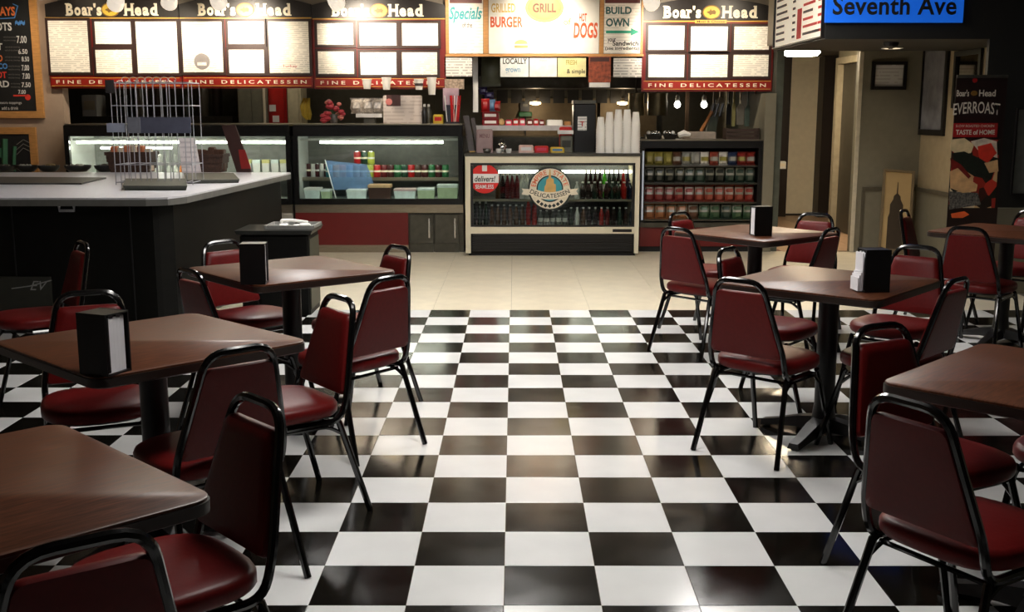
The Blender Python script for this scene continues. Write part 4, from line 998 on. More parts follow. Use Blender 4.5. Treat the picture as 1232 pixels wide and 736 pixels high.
# ---- hanging sample cups in front of the third board
def cup_mesh(p, h, r0, r1):
    return MB().lathe([(r0, 0), (r1, h-.012), (r1*1.07, h-.010), (r1*1.07, h), (r1*.96, h), (r0*.9, .01)], 14, p)
for k, (px, y0, y1, mk) in enumerate(((441.5, 95, 107, 0), (465, 93, 108, 0), (504, 95, 108, 1), (519.5, 93, 114, 0))):
    Yc = YM-.14; zc0, zc1 = Zp(y1, Yc), Zp(y0, Yc); x = onY(px, 100, Yc).x; h = zc1-zc0
    t = thing('sample_cup', ['short white sample cup, leftmost of four hanging under the third menu board', 'white sample cup, second of four under the third menu board', 'white sample cup with a dark mark under the third menu board', 'tallest white sample cup, rightmost of the four under the third board'][k], 'cup', (x, Yc, zc0), 'sample cups hung below the menu board')
    cup_mesh((x, Yc, zc0), h, .036, .05).build('cup', M_foam, t, True)
    MB().tube([(x, Yc+.04, zc1-.02), (x, YM-.017, zc1-.01)], .004, 5).build('peg', M_wire, t)
    if mk: MB().lathe([(.0445, h*.35), (.0475, h*.6)], 14, (x, Yc, zc0)).build('printed_mark', mat('cup_print', (70, 60, 56), .6), t)
# ---- track lamps
def track_lamp(px, py, aim, lab, watts):
    Yl = 11.35; P = onY(px, py, Yl); A_ = onY(aim[0], aim[1], YM); d = (A_-P).normalized()
    t = thing('track_lamp', lab, 'spot lamp', P, 'track lamps in front of the menu boards')
    m = MB(); m.tube([P-d*.09, P-d*.08, P-d*.01, P+d*.05], [.04, .06, .076, .082], 16); m.build('housing', mat('lamp_glass_back', (236, 232, 224), .3, emis=.7, ecol=(255, 240, 220)), t, True)
    MB().tube([P+d*.0505, P+d*.055], [.072, .072], 16).build('bulb', M_bulb, t)
    MB().tube([P-d*.04+Vector((0, 0, .06)), Vector((P.x, P.y-.03, ZC-.031))], .012, 6).build('stem', M_whitep, t)
    ld = bpy.data.lights.new('lamp_light', 'SPOT'); ld.energy = watts; ld.spot_size = math.radians(84); ld.spot_blend = 1.0; ld.shadow_soft_size = .04; ld.color = (1, .86, .68)
    lo = bpy.data.objects.new('lamp_light', ld); C.objects.link(lo); lo.parent = t; lo.location = d*.07
    lo.rotation_euler = d.to_track_quat('-Z', 'Y').to_euler()
for k, (px, py, aim, wt) in enumerate(((48, -12, (30, 70), .26), (140, 3, (110, 55), .4), (204, 1, (190, 60), .85), (262, 1, (295, 45), 1.5), (404, 2, (445, 45), 1.5), (560, -22, (530, 50), .7), (660, -25, (655, 40), 1.15), (783, 2, (815, 48), 1.3), (905, -18, (880, 60), .35))):
    track_lamp(px, py, aim, 'white track lamp aimed at the menu boards, %s from the left' % ORD[k], SPOT_W*wt)
x0, x1 = onY(40, 5, 11.32).x, onY(930, 5, 11.32).x
tag(MB().box(x0, x1, 11.29, 11.35, ZC-.03, ZC-.001).build('lamp_track', M_whitep), 'long white ceiling track carrying the spot lamps', 'lamp track')

# ================================================================== CHALKBOARDS ON THE LEFT WALL
YW = 12.215
def chalkboard(y0, y1, lab):
    X0, X1 = -5.9, onY(46, (y0+y1)/2, YW).x; z0, z1 = Zp(y1, YW, 40), Zp(y0, YW, 40); g = .075
    t = thing('chalkboard', lab, 'chalkboard', ((X0+X1)/2, YW, z0), 'oak framed chalkboards')
    MB().box(X0+g, X1-g, YW+.012, YW+.035, z0+g, z1-g).build('slate', M_chalk, t)
    for a, b, c, d in ((X0, X1, z0, z0+g-.001), (X0, X1, z1-g+.001, z1), (X0, X0+g-.001, z0+g, z1-g), (X1-g+.001, X1, z0+g, z1-g)):
        MB().box(a, b, YW, YW+.038, c, d).build('frame_rail', M_oak, t)
    return t
cb1 = chalkboard(-45, 142, 'tall chalkboard of priced dishes on the left wall')
Yt = YW+.0105
M_cw = mat('chalk_white', (220, 218, 214), .8); M_co = mat('chalk_orange', (232, 120, 60), .8); M_cb = mat('chalk_blue', (80, 140, 210), .8); M_cr = mat('chalk_red', (226, 60, 44), .8)
for body, a, b, c, d, mm, bo in (('WRAYS', -18, 8, 18, 19, M_co, .03), ('SPOTS', -16, 27, 14, 37, M_cw, .03), ('7.00', 20, 43, 32, 52, M_cw, .02), ('IT', -6, 52, 3, 60, M_cw, .03), ('6.50', 22, 59, 33, 65, M_cw, .02), ('AND', -14, 66, 3, 74, M_co, .03), ('8.50', 26, 68, 35, 74, M_cw, .02), ('TACO', -12, 76, 9, 83, M_cb, .03), ('7.00', 26, 78, 35, 85, M_cw, .02), ('HOT', -10, 86, 8, 94, M_cr, .03), ('7.00', 27, 88, 36, 95, M_cw, .02), ('BIRD', -12, 97, 11, 105, M_cw, .03), ('7.50', 26, 99, 37, 105, M_cw, .02), ('7.00', 22, 108, 31, 113, M_cw, .02), ('extra toppings', 0, 122, 26, 126, M_cw, 0), ('add a drink', 2, 128, 22, 132, M_cw, 0)):
    wtxt(body, a, b, c, d, mm, cb1, bo, Y=Yt)
for k, (a, b, c) in enumerate(((4, 45, 19), (6, 57, 24), (6, 69, 24), (10, 80, 24), (10, 90, 24), (13, 101, 24))):
    for q in range(2): wtxt('with all the trimmings', a, b+q*4-1.5, c, b+q*4+1, mat('chalk_grey', (120, 118, 114), .8), cb1, 0, Y=Yt)
q = [onY(x, y, Yt) for x, y in ((-20, 24), (18, 22), (22, 7), (15, 4), (15.6, 5.2), (20.6, 7.6), (17, 21), (-20, 22.8))]
MB().prismY([(v.x, v.z) for v in q], Yt-.001, Yt).build('blue_flourish', M_cb, cb1)
wtxt('~~', 18, 24, 30, 31, M_cb, cb1, .03, Y=Yt)
x0, x1, z0, z1 = rect(30, 112, 37, 122, Yt); disc((x0+x1)/2, (z0+z1)/2, (x1-x0)/2, Yt-.001, Yt, 14).build('chalk_pepper', M_cr, cb1)
x0, x1, z0, z1 = rect(16, 114, 32, 116, Yt); MB().box(x0, x1, Yt-.001, Yt, z0, z1).build('chalk_underline', M_cr, cb1)
cb2 = chalkboard(153, 260, 'chalkboard with a drawn green cactus, below the dish board')
M_cg = mat('chalk_green', (60, 110, 80), .8)
def stroke(pts, r, m, par): MB().tube([tuple(onY(x, y, Yt-.003)) for x, y in pts], r, 5).build('chalk_stroke', m, par)
stroke([(6, 206), (6, 180), (6, 167)], .035, M_cg, cb2); stroke([(6, 190), (1, 188), (1, 178)], .022, M_cg, cb2)
stroke([(17, 206), (17, 190), (18, 176)], .022, M_cg, cb2)
for k in range(3): stroke([(20, 186-6*k), (28, 178-5*k), (36, 182-5*k), (40, 196-4*k)], .004, MATS['chalk_grey'], cb2)
# ================================================================== KITCHEN BEHIND THE SERVICE LINE
def grp(name, lab, cat, px, py, Y, group=None):
    P = onY(px, py, Y); return thing(name, lab, cat, P, group)
# exhaust hood
hx0, hx1 = onY(570, 100, 13.4).x, onY(800, 100, 13.4).x
hd = thing('exhaust_hood', 'wide dark steel exhaust hood over the grill, below the white boards', 'hood', ((hx0+hx1)/2, 13.7, Zp(106, 13.4)))
MB().box(hx0, hx1, 13.4, 14.8, Zp(106, 13.4), Zp(92, 13.4)).build('lip', M_dsteel, hd)
m = MB(); z0, z1 = Zp(92, 13.4)+.0005, 2.69
m.stack([[(hx0, 13.4, z0), (hx1, 13.4, z0), (hx1, 14.8, z0), (hx0, 14.8, z0)], [(hx0+.1, 13.8, z1), (hx1-.1, 13.8, z1), (hx1-.1, 14.8, z1), (hx0+.1, 14.8, z1)]]).build('canopy', M_dsteel, hd)
for k in range(12): x = hx0+.15+(hx1-hx0-.3)*k/11; MB().box(x-.07, x+.07, 14.2, 14.25, Zp(124, 14.2), Zp(108, 14.2)).build('filter_panel', mat('filter_dark', (24, 23, 21), .5), hd)
for px in (644, 749):
    P = onY(px, 125, 14.0); b = MB().lathe([(.02, .03), (.07, .02), (.07, 0), (.03, -.012)], 10, P); b.build('hood_lamp', mat('warm_lamp', (255, 214, 150), .5, emis=9), hd)
    ld = bpy.data.lights.new('hood_light', 'POINT'); ld.energy = 5; ld.color = (1, .82, .6); ld.shadow_soft_size = .05
    lo = bpy.data.objects.new('hood_light', ld); C.objects.link(lo); lo.parent = hd; lo.location = P-WL[hd.name]+Vector((0, -.02, -.06))
xk, yk = -2.6, 13.3
t = thing('kitchen_fill_light', 'dim fill light added to the back room behind the deli cases', 'ceiling light', (xk, yk, 2.63))  # unseen fill light, added to brighten the back room fittings
MB().box(xk-.6, xk+.6, yk-.15, yk+.15, 2.66, 2.699).build('frame', M_whitep, t)
MB().box(xk-.57, xk+.57, yk-.12, yk+.12, 2.64, 2.6595).build('diffuser', mat('kitchen_fill_glow', (255, 246, 226), .5, emis=9, ecol=(255, 244, 220)), t)
# splash panels behind the grill
for k, (a, c) in enumerate(((588, 718), (722, 790))):
    x0, x1, z0, z1 = rect(a, 118, c, 166, 14.85)
    tag(MB().box(x0, x1, 14.85, 14.9, z0, z1).build('splash_panel', mat('bronze_steel', (120, 104, 78), .4, metal=.5)), ['wide bronze steel splash panel under the exhaust hood', 'narrow steel splash panel behind the cup stacks'][k], 'panel')
# black card with a green rim on the splash panel
o = grp('order_ticket', 'small black ticket holder with a green base behind the grill', 'ticket holder', 631, 140, 14.75)
x0, x1, z0, z1 = rect(626, 122, 637, 134, 14.75); MB().box(x0, x1, 14.75, 14.78, z0, z1).build('card', M_black, o)
x0, x1, z0, z1 = rect(629, 125, 635, 128, 14.745); MB().box(x0, x1, 14.745, 14.7495, z0, z1).build('print', M_dsteel, o)
x0, x1, z0, z1 = rect(624, 134.5, 640, 140, 14.74); MB().bbox(x0, x1, 14.70, 14.80, z0, z1, .01).build('green_base', mat('green_plastic', (40, 130, 70), .4), o)
P = onY(632, 140, 14.75); MB().tube([(P.x, 14.75, Zp(165, 13.9)+.001), (P.x, 14.75, P.z)], .01, 6).build('stand_rod', M_dsteel, o)
# back counter and prep shelf
x0, x1, z0, z1 = rect(545, 186, 775, 200, 13.9)
tag(MB().box(x0, x1, 13.9, 14.84, 0, Zp(165, 13.9)).build('grill_counter', M_dsteel), 'steel grill counter under the hood', 'counter')
# pass shelf above the fridge
YS = 12.55; sx0, sx1, sz0, sz1 = rect(572, 151, 690, 157, YS)
sh = thing('pass_shelf', 'bright steel pass shelf above the drinks fridge', 'shelf', ((sx0+sx1)/2, YS+.15, 0))
MB().box(sx0, sx1, YS, YS+.35, sz0, sz1).build('shelf_board', mat('bright_steel', (196, 192, 190), .35, metal=.6), sh)
for x in (sx0+.05, sx1-.05): MB().box(x-.02, x+.02, YS+.28, YS+.32, 0, sz0-.0005).build('post', M_dsteel, sh)
def packet(name, a, b, c, d, Y, dep, m, lab, cat, pm=None, group=None, z=None):
    x0, x1, z0, z1 = rect(a, b, c, d, Y)
    if z is not None: z1 += z-z0; z0 = z
    t = thing(name, lab, cat, ((x0+x1)/2, Y+dep/2, z0), group)
    MB().bbox(x0, x1, Y, Y+dep, z0, z1, min(.012, (z1-z0)*.2, (x1-x0)*.2)).build('body', m, t)
    if pm:
        g = (x1-x0)*.15; MB().box(x0+g, x1-g, Y-.002, Y-.0003, z0+(z1-z0)*.3, z0+(z1-z0)*.72).build('printed_label', pm, t)
    return t
zs_ = sz1+.001
R1 = mat('candy_red', (196, 32, 34), .35); R2 = mat('candy_dark_red', (120, 22, 28), .35); PK = mat('candy_pink', (214, 70, 96), .35); YL = mat('card_yellow', (216, 184, 60), .45); BL = mat('deep_purple_foil', (50, 40, 90), .3)
packet('candy_box', 580, 142, 600, 150, YS+.04, .2, R2, 'lower red candy box at the left end of the pass shelf', 'candy box', M_whitep, 'candy boxes on the pass shelf', zs_)
zz = Zp(142, YS+.04)-Zp(150, YS+.04)+zs_+.001
packet('candy_box', 580, 134, 600, 142, YS+.04, .2, R2, 'upper red candy box stacked on the pass shelf', 'candy box', M_whitep, 'candy boxes on the pass shelf', zz)
zz += Zp(134, YS+.04)-Zp(142, YS+.04)+.001
t = thing('snack_display', 'red and blue snack packs heaped on the candy boxes', 'snack bag', (onY(588, 130, YS).x, YS+.1, zz))
for k, (a, b, c, d, m) in enumerate(((579, 118, 589, 134, R1), (588, 119, 596, 133, mat('sky_foil', (110, 150, 190), .3)), (593, 121, 602, 133, R1), (583, 110, 594, 118, BL), (576, 104, 586, 113, BL))):
    x0, x1, z0, z1 = rect(a, b, c, d, YS+.08); dz = zz+.0-Zp(134, YS+.08); bb = bag_mesh(x1-x0, z1-z0); bb.v = [(x+(x0+x1)/2, y+YS+.08+.02*k, z+max(z0+dz, zz)) for x, y, z in bb.v]; bb.build('pack', m, t, True)
P = onY(603, 146, YS+.1); tag(MB().lathe([(.006, 0), (.03, .012), (.04, .04), (.03, .066), (.006, .078)], 12, (P.x, YS+.1, zs_)).build('bread_roll', mat('roll_tan', (206, 170, 116), .6), None, True), 'round tan roll beside the red candy boxes', 'bread roll')
for k, (a, c, y0, m, nm) in enumerate(((608, 616, 143, PK, 'pink'), (617, 624, 142, R1, 'red'), (625, 632, 141.5, PK, 'pink'), (634, 641, 143, R2, 'dark red'), (642, 648, 142, R1, 'red'), (649, 655, 143.5, R2, 'dark red'))):
    packet('candy_pack', a, y0, c, 150, YS+.06, .12, m, '%s candy pack, %s along the pass shelf' % (nm, ORD[k]), 'candy pack', M_whitep, 'candy packs on the pass shelf', zs_)
packet('napkin_stack', 658, 145, 677, 152, YS+.05, .16, M_paper, 'stack of white napkins at the right end of the pass shelf', 'napkins', None, None, zs_)
packet('tan_carton', 679, 146, 687, 151, YS+.05, .1, mat('tan_carton', (170, 120, 70), .5), 'small tan carton at the end of the pass shelf', 'carton', None, None, zs_)
# post and papers above the shelf
tag(MB().box(*rect(569, 70, 575, 130, 12.5)[:2], 12.5, 12.54, Zp(135, 12.5), 2.7).build('white_post', M_whitep), 'white hanging post left of the exhaust hood', 'post')
o = grp('hanging_bag', 'grey-green plastic bag hanging beside the white post', 'bag', 590, 98, 12.7)
bb = bag_mesh(.22, .36); P = onY(591, 104, 12.7); bb.v = [(x+P.x, y+12.7, z+P.z) for x, y, z in bb.v]; bb.build('bag', mat('olive_plastic', (84, 88, 70), .4), o, True)
MB().box(P.x-.11, P.x+.11, 12.69, 12.71, P.z+.361, P.z+.44).build('header_card', mat('brownish_card', (120, 90, 80), .5), o)
# top of the fridge
ZT = ZF+.0305; YT = YF+.2
packet('candy_box', 624, 177, 642, 186, YT, .14, mat('pink_white_box', (224, 190, 178), .4), 'pink and white candy box on the fridge top', 'candy box', M_whitep, 'boxes on the fridge top', ZT)
packet('candy_box', 643, 178, 660, 186, YT, .14, R1, 'bright red candy box on the fridge top', 'candy box', PK, 'boxes on the fridge top', ZT)
packet('candy_box', 662, 179.5, 679, 186, YT, .14, YL, 'yellow candy box on the fridge top', 'candy box', mat('label_blue', (90, 130, 170), .4), 'boxes on the fridge top', ZT)
t = packet('coffee_machine', 690, 128, 717, 186, YT+.22, .35, M_black, 'tall black machine with a white notice, left of the cup stacks', 'machine', None, None, ZT)
x0, x1, z0, z1 = rect(695, 140, 706, 157, YT+.215); MB().box(x0, x1, YT+.216, YT+.2195, z0, z1).build('notice', M_notice, t)
wtxt('T', 698, 146, 703, 152, MATS['red_ink'], t, .03, Y=YT+.215)
x0, x1, z0, z1 = rect(690, 124, 717, 128, YT+.2); MB().box(x0, x1, YT+.22, YT+.57, z0+.03, z1+.03).build('cap', M_dsteel, t)
t = packet('card_terminal', 674, 166, 689, 186, YT+.1, .12, mat('olive_grey_plastic', (96, 96, 84), .5), 'grey card terminal beside the black machine', 'terminal', M_olive_d, None, ZT)
x0, x1, z0, z1 = rect(671, 163, 690, 168, YT+.09); MB().box(x0, x1, YT+.1, YT+.2, z1-.01+ZT-Zp(186, YT+.1), z1+.03+ZT-Zp(186, YT+.1)).build('white_top', M_whitep, t)
packet('red_tin', 673, 156, 688, 186, YT+.26, .1, R1, 'red tin behind the card terminal', 'tin', None, None, ZT)
t = packet('menu_holder', 573, 156, 593, 184, YT+.05, .02, mat('pink_grey_card', (160, 134, 132), .5, var=.1), 'pinkish grey card standing at the left end of the fridge top', 'sign', None, None, ZT)
wtxt('MENU', 577, 161, 589, 166, mat('pink_ink', (120, 84, 88), .6), t, .02, Y=YT+.048)
for k, (px, r, m, lab) in enumerate(((586, .045, M_chrome, 'shiny metal dish in front of the pink card'), (600, .03, M_whitep, 'small white dish on the fridge top'), (612, .03, M_whitep, 'small pale dish beside the candy boxes'))):
    P = onY(px, 184, YT-.08); tag(MB().lathe([(r*.7, 0), (r, .02), (r, .045), (r*.9, .045), (r*.6, .012)], 14, (P.x, YT-.08, ZT)).build('small_dish', m, None, True), lab, 'dish', 'dishes on the fridge top')
t = grp('coffee_pot', 'small dark pot with a white side behind the fridge top', 'pot', 604, 166, YT+.3)
P = onY(604, 168, YT+.3); MB().lathe([(.05, 0), (.06, .03), (.045, .08), (.03, .1)], 12, (P.x, YT+.3, ZT)).build('body', M_chrome, t, True); t.location.z = ZT
MB().lathe([(.032, .1005), (.02, .13), (.008, .14)], 10, (P.x, YT+.3, ZT)).build('lid', M_black, t, True)
for ch in t.children: ch.location.z = WL[ch.name.split('#')[0]].z-ZT if ch.name in WL else ch.location.z
# slanting dark menu boards between case and fridge
for k, (a, b, c, d) in enumerate(((559, 139, 566, 185), (568.5, 142, 573, 184))):
    x0, x1, z0, z1 = rect(a, b, c, d, YD+.1); t = thing('menu_folder', ['dark brown menu folder leaning between the case and fridge', 'second dark menu folder leaning between the case and fridge, nearer the fridge'][k], 'menu', ((x0+x1)/2, YD+.12, z0), 'leaning menu folders')
    MB().stack([[(x0+.05, YD+.1, z0), (x1+.05, YD+.1, z0), (x1+.05, YD+.13, z0), (x0+.05, YD+.13, z0)], [(x0-.02, YD+.18, z1), (x1-.02, YD+.18, z1), (x1-.02, YD+.21, z1), (x0-.02, YD+.21, z1)]]).build('cover', mat('folder_brown', (54, 40, 34), .45), t)
    MB().box(x0+.052, x1+.048, YD+.097, YD+.0995, z0+.01, z0+.03).build('foil_edge', M_gold, t)
# ---- foam cup stacks
random.seed(9); YC = YF+.1; HC = .14; step = .026
cm = None
for k, (px, ytop) in enumerate(((722.5, 140), (733, 133), (743.5, 129.5), (754, 129.5), (764.5, 133))):
    x = onY(px, 170, YC).x; zt = onY(px, ytop, YC).z; n = int((zt-ZT-HC)/step)+1
    for j in range(n):
        z = ZT+.001+j*step
        if cm is None:
            o = MB().lathe([(.05, 0), (.05, .008), (.046, .010), (.033, HC-.004), (.030, HC)], 14, (x, YC, z)).build('foam_cup', M_foam, None, True); cm = o.data
        else: o = link('foam_cup', cm, Vector((x, YC, z)))
        tag(o, 'white foam cup upside down, %s from the bottom of the %s stack from the left' % (ORD[j], ORD[k]), 'cup', 'foam cups in stacks on the fridge top')
# ---- top of the right case / deli case
ZDT = Zp(149, YD)+.001
YQ = YD+.3
t = packet('cardboard_sign', 461, 115, 508, 149, YQ, .01, print_mat('carton_print', (206, 194, 186), (150, 130, 120), 26, .4, .35, 10), 'pale paper sign with a brown corner picture, standing on the deli case', 'sign', None, None, ZDT)
x0, x1, z0, z1 = rect(465, 114.5, 482, 128, YQ); dz = ZDT-Zp(149, YQ); MB().box(x0, x1, YQ-.003, YQ-.0003, z0+dz, z1+dz).build('brown_picture', mat('brown_picture', (70, 40, 36), .5), t)
x0, x1, z0, z1 = rect(464, 118, 472, 128, YQ); disc((x0+x1)/2, (z0+z1)/2+dz, (x1-x0)/2, YQ-.005, YQ-.0031, 12).build('pink_spot', mat('pink_spot', (190, 110, 104), .5), t)
# bag rack
P = onY(445, 139, YQ+.1); t = thing('scale_stand', 'white stand holding plastic bags on the deli case', 'stand', (P.x, YQ+.1, ZDT))
w_ = onY(461, 139, YQ+.1).x-onY(430, 139, YQ+.1).x
MB().box(P.x-w_/2, P.x+w_/2, YQ+.02, YQ+.2, P.z-.02, P.z+.02).build('platform', M_whitep, t)
MB().box(P.x-.06, P.x+.06, YQ+.06, YQ+.16, ZDT, P.z-.0205).build('foot', M_dsteel, t)
for k, px in enumerate((430, 444, 455)):
    q = onY(px, 134, YQ+.1); bb = bag_mesh(.15, .17); bb.v = [(x+q.x+.01*math.sin(z*60), y*1.6+YQ+.1, z+P.z+.021) for x, y, z in bb.v]
    tag(bb.build('plastic_bag', mat('clear_bag', (196, 186, 174), .2, var=.4, scale=40), None, True), 'crumpled clear bag, %s of three on the white stand' % ORD[k], 'bag', 'clear bags on the stand')
# flowers
t = thing('flower_bunch', 'bunch of pink flowers standing on the deli case', 'flowers', (onY(402, 149, YQ+.1).x, YQ+.1, ZDT))
bx = onY(402, 149, YQ+.1).x; MB().lathe([(.035, 0), (.045, .06), (.035, .1)], 10, (bx, YQ+.1, ZDT)).build('vase', mat('vase_grey', (100, 96, 90), .3), t, True)
random.seed(31)
for k in range(14):
    px, py = random.uniform(394, 413), random.uniform(121, 141); P = onY(px, py, YQ+.1+random.uniform(-.04, .04)); s = random.uniform(.025, .04)
    MB().lathe([(s*.2, -s), (s, -s*.3), (s*.9, s*.3), (s*.2, s*.6)], 7, P).build('blossom', mat('blossom_%d' % (k % 2), ((206, 120, 110), (184, 60, 70))[k % 2], .6), t, True)
    MB().tube([(bx, YQ+.1, ZDT+.08), tuple(P)], .004, 4).build('stem', mat('stem_green', (60, 84, 50), .6), t)
for k in range(4):
    P = onY(390+4*(k % 2), 146-6*k*.5, YQ); s = .045
    MB().lathe([(s*.3, -s*.6), (s, 0), (s*.7, s*.6), (s*.1, s*.7)], 8, (P.x, YQ-.02, max(P.z, ZDT+.03))).build('blossom', MATS['blossom_1'], t, True)
# bananas hung behind the case
t = grp('banana_bunch', 'yellow bananas hanging behind the deli cases', 'bananas', 370, 120, YQ+.5)
for k in range(3): MB().tube([tuple(onY(366+3*k, 118, YQ+.5)), tuple(onY(363+4*k, 128, YQ+.48)), tuple(onY(365+4*k, 138, YQ+.47)), tuple(onY(369+2*k, 144, YQ+.5))], [.012, .022, .022, .008], 7).build('banana', mat('banana_yellow', (190, 160, 50), .5), t, True)
# jars and the clear holder
for k, (px, m, lab) in enumerate(((511, M_black, 'dark sauce bottle right of the paper sign'), (516, M_dsteel, 'grey sauce bottle second from the paper sign'))):
    P = onY(px, 149, YQ); t = thing('sauce_bottle', lab, 'bottle', (P.x, YQ, ZDT), 'sauce bottles on the deli case')
    MB().lathe([(.028, 0), (.03, .02), (.03, .13), (.012, .18)], 10, (P.x, YQ, ZDT)).build('body', m, t, True); MB().lathe([(.014, .1805), (.012, .21)], 8, (P.x, YQ, ZDT)).build('cap', M_whitep, t)
packet('yellow_carton', 521, 138, 533, 149, YQ-.1, .1, YL, 'yellow carton on the right end of the deli case', 'carton', R1, None, ZDT)
t = thing('straw_holder', 'clear holder of red straws at the right end of the deli case', 'holder', (onY(545, 149, YQ-.1).x, YQ-.1, ZDT))
x0, x1, z0, z1 = rect(536, 128, 553, 149, YQ-.1); MB().box(x0, x1, YQ-.1, YQ+.02, ZDT, ZDT+.2).build('dark_cup', mat('dark_navy_plastic', (30, 30, 44), .4), t)
random.seed(2)
for k in range(10):
    xx = random.uniform(x0+.01, x1-.01); MB().tube([(xx, YQ-.105, ZDT+.02), (xx+random.uniform(-.03, .03), YQ-.105, ZDT+.3)], .006, 5).build('straw', (R1, M_whitep, R1)[k % 3], t)
x0, x1, z0, z1 = rect(533, 106, 552, 133, YQ-.09); MB().box(x0, x1, YQ-.08, YQ+.0, z0, z1).build('clear_box', mat('clear_pinkish', (186, 160, 172), .12, var=.25, scale=9), t)
x0, x1, z0, z1 = rect(535, 95, 558, 107, YQ-.09); MB().box(x0, x1, YQ-.06, YQ+.0, z0, z1).build('lid_pack', mat('mixed_packets', (170, 150, 130), .4, var=.5, scale=40), t)
# ---- things on the snack rack top
YR = YK+.12; ZR = ZK+.001
for k, (a, c) in enumerate(((777, 797), (798, 815))):
    x0, x1, z0, z1 = rect(a, 156, c, 166, YR); t = thing('foil_tray', ['black foil tray at the left end on the snack rack', 'second black foil tray on the snack rack'][k], 'tray', ((x0+x1)/2, YR+.12, ZR), 'black trays on the snack rack')
    MB().stack([[(x0+.02, YR+.02, ZR), (x1-.02, YR+.02, ZR), (x1-.02, YR+.2, ZR), (x0+.02, YR+.2, ZR)], [(x0, YR, ZR+.05), (x1, YR, ZR+.05), (x1, YR+.22, ZR+.05), (x0, YR+.22, ZR+.05)]]).build('tray', M_black, t)
    random.seed(k+50)
    for j in range(7): xx = random.uniform(x0+.03, x1-.03); MB().lathe([(.008, 0), (.025, .012), (.02, .03), (.004, .04)], 6, (xx, YR+random.uniform(.03, .18), ZR+.0505)).build('wrapped_item', M_whitep if j % 2 else M_chrome, t, True)
P = onY(823, 156, YR+.1); MBc = MB().tube([(P.x-.06, YR+.1, ZR+.04), (P.x, YR+.1, ZR+.06), (P.x+.07, YR+.1, ZR+.045)], [.03, .04, .02], 8)
tag(MBc.build('folded_towel', M_paper, None, True), 'rolled white towel on the snack rack', 'towel')
packet('pale_carton', 822, 157.5, 862, 166, YR+.2, .2, mat('grey_carton', (132, 122, 112), .5), 'low grey carton behind the towel on the snack rack', 'carton', None, None, ZR)
t = thing('knife_block', 'black knife block with angled handles on the snack rack', 'knife block', (onY(851, 160, YR+.42).x, YR+.42, ZR))
x0, x1, z0, z1 = rect(843, 140, 860, 158, YR+.42); MB().stack([[(x0+.05, YR+.38, ZR), (x1, YR+.38, ZR), (x1, YR+.5, ZR), (x0+.05, YR+.5, ZR)], [(x0+.1, YR+.38, z1), (x1+.03, YR+.38, z1), (x1+.03, YR+.5, z1), (x0+.1, YR+.5, z1)]]).build('block', mat('dark_green_plastic', (34, 40, 30), .4), t)
for k in range(3): xx = x0+.11+.05*k; MB().tube([(xx, YR+.43, z1+.0), (xx+.035, YR+.43, z1+.14)], .016, 6).build('handle', M_black, t, True)
MB().tube([(x0-.0, YR+.40, ZR+.08), (x0+.12, YR+.40, ZR+.3)], .02, 7).build('wooden_handle', mat('handle_wood', (140, 90, 46), .5), t, True)
t = thing('brown_crate', 'dark brown slatted crate at the right end of the snack rack', 'crate', (onY(894, 160, YR).x, YR+.12, ZR))
x0, x1, z0, z1 = rect(874, 153, 914, 166, YR)
for k in range(3): MB().box(x0, x1, YR, YR+.015, ZR+.04*k, ZR+.03+.04*k).build('slat', mat('crate_brown', (56, 38, 28), .6), t); MB().box(x0, x1, YR+.2, YR+.215, ZR+.04*k, ZR+.03+.04*k).build('slat', MATS['crate_brown'], t)
for x in (x0, x1-.02): MB().box(x, x+.02, YR+.0155, YR+.1995, ZR, ZR+.12).build('end_board', MATS['crate_brown'], t)
# hanging steel pots and utensils further back
for k, (px, w_) in enumerate(((765, 20), (791, 24))):
    Yh = 13.3; x0, x1, z0, z1 = rect(px-w_/2, 112, px+w_/2, 139, Yh); t = thing('steel_pot', ['narrow steel pot hanging behind the cup stacks', 'wide steel pot hanging right of the cup stacks'][k], 'pot', ((x0+x1)/2, Yh, z0), 'steel pots at the back')
    r = (x1-x0)/2; MB().lathe([(r*.95, 0), (r, .02), (r, z1-z0-.02), (r*1.05, z1-z0)], 18, ((x0+x1)/2, Yh, z0)).build('pot', mat('old_steel', (150, 140, 112), .3, metal=.8, var=.2), t, True)
    MB().tube([((x0+x1)/2, Yh, z1), ((x0+x1)/2, Yh, 2.68)], .01, 5).build('hanger', M_dsteel, t)
for k, px in enumerate((815, 847)):
    P = onY(px, 126, 13.6); t = thing('pendant_bulb', ['left bare white bulb glowing behind the snack rack', 'right bare white bulb glowing behind the snack rack'][k], 'lamp', P, 'bare bulbs in the kitchen')
    MB().lathe([(.01, -.04), (.035, -.02), (.04, .01), (.02, .045)], 10, P).build('bulb', mat('small_bulb', (255, 250, 240), .5, emis=7), t, True)
    MB().lathe([(.022, .0455), (.03, .07), (.025, .1), (.012, .12)], 10, P).build('socket', mat('lit_socket', (240, 236, 226), .4), t, True)
    MB().tube([(P.x, P.y, P.z+.12), (P.x, P.y, 2.69)], .006, 5).build('cord', M_black, t)
tag(MB().box(*rect(825, 100, 829, 165, 13.7)[:2], 13.7, 13.75, 0, 2.69).build('wooden_post', mat('brown_post', (110, 84, 58), .6)), 'brown wooden post behind the snack rack', 'post')
random.seed(77)
UT = [(858, 104, 148, .03, 'grey'), (866, 102, 135, .05, 'pale'), (876, 104, 150, .025, 'dark'), (882, 102, 152, .02, 'yellowish'), (890, 104, 150, .04, 'pale'), (899, 106, 152, .035, 'green-grey'), (907, 104, 150, .04, 'grey')]
UM = {'grey': M_dsteel, 'pale': mat('pale_steel', (176, 168, 150), .35, metal=.6), 'dark': M_black, 'yellowish': mat('yellow_plastic', (190, 180, 110), .4), 'green-grey': mat('green_grey_plastic', (96, 112, 96), .4)}
